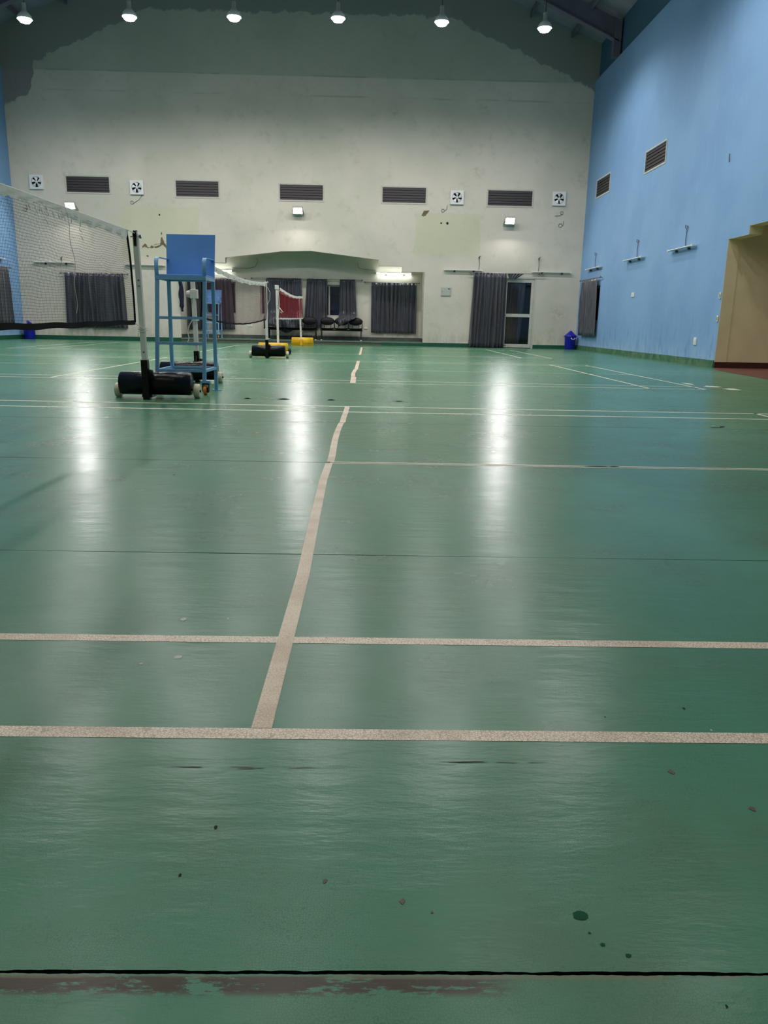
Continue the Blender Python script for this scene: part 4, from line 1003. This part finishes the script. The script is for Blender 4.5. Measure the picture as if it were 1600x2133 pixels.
# ------------------------------------------------------------------ umpire chair
def make_chair():
    """origin on the floor at the front-left leg; front faces -Y"""
    r = empty('umpire_chair', (0, 0, 0))
    W_ = .485; D = .43; zs = 1.19; sp = .045
    feet = {'fl': (-.055, 0), 'fr': (W_-.045, 0), 'bl': (-.04, D+.18), 'br': (W_-.035, D+.19)}
    tops = {'fl': (.0, 0), 'fr': (W_, 0), 'bl': (0.01, D), 'br': (W_, D)}
    def leg(k, t):  # t by height
        a, b2 = feet[k], tops[k]; q = t/zs; return Vector((a[0]+(b2[0]-a[0])*q, a[1]+(b2[1]-a[1])*q, t))
    for k in feet:
        z0 = .125 if k[0] == 'f' else .004
        m = MB(); m.bar(leg(k, z0), leg(k, zs), .036, .036); o = m.build('leg', mBlueF, r)
        f = leg(k, 0)
        if k[0] == 'b':
            m = MB(); m.bx(f.x-.045, f.x+.06, f.y-.035, f.y+.035, 0, .006); m.build('foot_plate', mBlueF, o)
        else:
            m = MB(); m.bx(f.x-.03, f.x+.07, f.y-.03, f.y+.03, .125, .15); m.build('caster_mount', mBlueF, r)
            c = MB(); cx = f.x+.02
            c.bx(cx-.034, cx-.026, f.y-.03, f.y+.03, .04, .125); c.bx(cx+.026, cx+.034, f.y-.03, f.y+.03, .04, .125); c.bx(cx-.034, cx+.034, f.y-.03, f.y+.03, .108, .125)
            c.lathe([(0, -.02), (.028, -.018), (.028, .018), (0, .02)], o=(cx+.012, f.y, .052), n=16, axis='X')
            co = c.build('caster', mBlackM, r)
            c = MB(); c.lathe([(.01, -.016), (.044, -.018), (.05, -.012), (.05, .012), (.044, .018), (.01, .016)], o=(cx-.006, f.y, .05), n=24, axis='X'); c.build('caster_wheel', mOrange, co)
    def rung(a, b2, z, nm='rung', w_=.028):
        m = MB(); m.bar(leg(a, z), leg(b2, z), w_, w_, up=(0, 0, 1)); m.build(nm, mBlueF, r)
    rung('fl', 'fr', .79); rung('fl', 'fr', .53); rung('fl', 'fr', .25); rung('bl', 'br', .25, 'rail'); rung('fl', 'bl', .25, 'rail'); rung('fr', 'br', .25, 'rail')
    m = MB()
    m.bar((-.018, -.01, zs), (W_+.018, -.01, zs), .036, .04, up=(0, 0, 1)); m.bar((-.0, D, zs), (W_, D, zs), .036, .036, up=(0, 0, 1))
    m.bar((0, 0, zs), (0, D, zs), .036, .036, up=(0, 0, 1)); m.bar((W_, 0, zs), (W_, D+.02, zs), .036, .036, up=(0, 0, 1)); m.build('seat_frame', mBlueF, r)
    m = MB(); m.bx(-.015, W_+.015, -.0, D+.0, zs+.020, zs+.032); m.build('seat', mBlueP, r, bevel=.003)
    m = MB(); a = Vector((-.0, D-.01, zs+.03)); h = .47
    m.hexa([(-.008, D-.02, zs+.02), (W_+.02, D-.02, zs+.02), (W_+.02, D-.004, zs+.02), (-.008, D-.004, zs+.02), (-.005, D+.04, zs+h), (W_+.03, D+.04, zs+h), (W_+.03, D+.056, zs+h), (-.005, D+.056, zs+h)])
    m.build('backrest', mBlueP, r, bevel=.002)
    for x in (.0, W_):
        pts = [(x, -.005, zs+.02), (x, -.012, zs+.10), (x, -.008, zs+.155), (x, .012, zs+.185), (x, .045, zs+.197), (x, .2, zs+.2), (x, D+.01, zs+.205)]
        L_ = [Vector(q) for q in pts]; rows = []
        for dx in (-.02, .02): rows.append([q+Vector((dx, 0, 0)) for q in L_])
        m = MB(); m.grid(rows); o = m.build('armrest', mBlueF, r, recalc=False); sm = o.modifiers.new('s', 'SOLIDIFY'); sm.thickness = .006
    return r
ch = make_chair(); ch.location = (0, 6.99, 0); ch.rotation_euler = (0, 0, 0)
tag(ch, 'tall blue steel umpire chair with square board back beside the nearest net post', 'chair', 'umpire chairs')
ch2 = dup(ch, (-3.62, 26.78, .135), .0, 'distant blue umpire chair standing on the niche platform at left, behind the middle net')

# ------------------------------------------------------------------ benches
def make_bench(name, seats, pitch, x0, zs, drop=0):
    r = empty('waiting_bench', (0, 0, 0)); Ltot = seats*pitch
    m = MB(); m.bx(0, Ltot, .20, .25, zs-.09, zs-.04); m.build('beam', mBlackM, r)
    for xx in (.05, Ltot-.05):
        m = MB(); m.bar((xx, .06, .03), (xx, .10, zs-.04), .035, .035); m.bar((xx, .42, .03), (xx, .38, zs-.04), .035, .035); m.bar((xx, .04, .045), (xx, .44, .045), .03, .03, up=(0, 0, 1)); m.bar((xx, .08, zs-.06), (xx, .4, zs-.06), .04, .035, up=(0, 0, 1)); o = m.build('leg', mBlackM, r)
        f = MB()
        for yy in (.05, .43): f.lathe([(0, 0), (.026, 0), (.026, .022), (.016, .034), (0, .034)], o=(xx, yy, 0), n=12)
        f.build('foot_glide', mWhiteP, o)
    for i in range(seats):
        a, b2 = i*pitch+.02, (i+1)*pitch-.02
        m = MB(); rows = []
        for j in range(7):
            t = j/6; rows.append([(a+(b2-a)*k/8, .02+.42*t, zs+.018*math.cos(PI*t*1.6)-.012*math.sin(PI*k/8)) for k in range(9)])
        m.grid(rows); o = m.build('seat', mBlackM, r, recalc=False); sm = o.modifiers.new('s', 'SOLIDIFY'); sm.thickness = .018
        c = (a+b2)/2; m = MB(); rows = []
        zc = zs+.24; rx, rz = min(.26, pitch*.50), .135
        for j in range(7):
            q = j/6; rows.append([(c+rx*q*math.cos(t), .45+.06*(rz*q*math.sin(t)+.1)-.03*math.cos(q*PI/2)+.02, zc+rz*q*math.sin(t)) for t in [2*PI*k/28 for k in range(29)]])
        m.grid(rows); o = m.build('backrest', mBlackM, r, recalc=False); sm = o.modifiers.new('s', 'SOLIDIFY'); sm.thickness = .014
        m = MB()
        for dx in (-.12, .12): m.tube([(c+dx, .40, zs-.01), (c+dx, .45, zs+.06), (c+dx, .465, zs+.18)], .011, 6)
        m.build('back_support', mBlackM, r)
    for i in range(seats+1):
        xx = min(max(i*pitch, .02), Ltot-.02); sg = -1 if i == 0 else 1
        m = MB(); m.tube([(xx, .42, zs-.02), (xx, .43, zs+.18), (xx, .40, zs+.22), (xx, .12, zs+.22), (xx, .08, zs+.19), (xx, .10, zs-.02)], .013, 8); m.build('armrest', mBlackM, r)
    return r
b1 = make_bench('a', 3, .585, 0, .42); b1.location = (-1.47, 26.70, .135)
tag(b1, 'black three-seat steel waiting bench at left, behind the yellow roller', 'bench', 'waiting benches')
b2_ = make_bench('b', 3, .50, 0, .42); b2_.location = (.39, 26.70, .135)
tag(b2_, 'black three-seat steel waiting bench at right, in front of the dark window', 'bench', 'waiting benches')

# ------------------------------------------------------------------ bins
def make_bin(lid):
    r = empty('rubbish_bin', (0, 0, 0))
    m = MB(); m.lathe([(0, 0), (.165, 0), (.17, .01), (.195, .40), (.205, .43), (.21, .45), (.20, .45), (.19, .42), (.16, .02), (0, .02)], n=28); m.build('bin_body', mBin, r)
    if lid:
        m = MB(); m.lathe([(.222, .44), (.226, .455), (.20, .475), (.06, .60), (.035, .63), (.0, .635)], n=28); m.build('bin_lid', mBin, r)
    else:
        rot = Matrix.Rotation(math.radians(70), 3, 'Y')
        m = MB(); prof = [(.20, 0), (.205, .015), (.18, .03), (.05, .12), (0, .13)]; m2 = MB(); m2.lathe(prof, n=28)
        m.v = [tuple(rot @ Vector(v)*.8 + Vector((.02, -.02, .47))) for v in m2.v]; m.f = m2.f; m.mi = m2.mi; m.sm = m2.sm; m.build('bin_lid', mBin, r)
        m = MB(); m.grid([[(.17*math.cos(t)*(q), .17*math.sin(t)*q, .44+.03*math.sin(5*t+q*4)+.03*(1-q)) for t in [2*PI*k/20 for k in range(21)]] for q in (.05, .35, .7, 1.05)]); m.build('rubbish', mTapeW, r)
    m = MB(); z = .36 if lid else .40
    m.tube([(-.02, -.19, z+.04), (-.015, -.23, z+.01), (.0, -.238, z-.005), (.09, -.225, z-.005), (.11, -.205, z+.01), (.115, -.165, z+.04)], .012, 8); m.build('bin_handle', mWhiteP, r)
    return r
bn = make_bin(True); bn.location = (9.11, 26.16, 0)
tag(bn, 'blue plastic rubbish bin with pointed lid and white handle in the right corner', 'bin', 'rubbish bins')
bn = make_bin(False); bn.location = (-9.52, 26.18, 0)
tag(bn, 'open blue plastic rubbish bin in the far left corner, seen below the net', 'bin', 'rubbish bins')

# ------------------------------------------------------------------ jacket hung on the niche corner
m = MB(); rows = []
for j in range(15):
    t = j/14; z = 2.02-.88*t
    wl = -.075+.02*math.sin(3*t*PI)-.01*t; wr = .015+.09*t+.02*math.sin(5*t)
    if t > .93: wl += .06; wr -= .03
    rows.append([(wl+(wr-wl)*i/12, -.03-.035*math.sin(PI*i/12)-.012*math.sin(9*i/12*PI+4*t), z) for i in range(13)])
m.v = []
jr = empty('hanging_jacket', (-4.34, YB, 0))
m.grid(rows); o = m.build('jacket_body', mNavy, jr, recalc=False); sm = o.modifiers.new('s', 'SOLIDIFY'); sm.thickness = .02
m = MB(); m.tube([(.0, -.04, 1.2), (.01, -.05, 1.1), (.015, -.04, 1.02)], [.05, .04, .035], 8); m.build('sleeve', mNavy, jr)
m = MB(); m.tube([(-.1, -.02, 2.02), (-.05, -.05, 2.03), (.0, -.05, 2.02), (.02, -.01, 2.03)], .012, 6); m.build('hook', mCable, jr)
jr.location = (-4.335, YB, 0)
tag(jr, 'dark navy jacket hanging at the left corner of the niche', 'jacket')
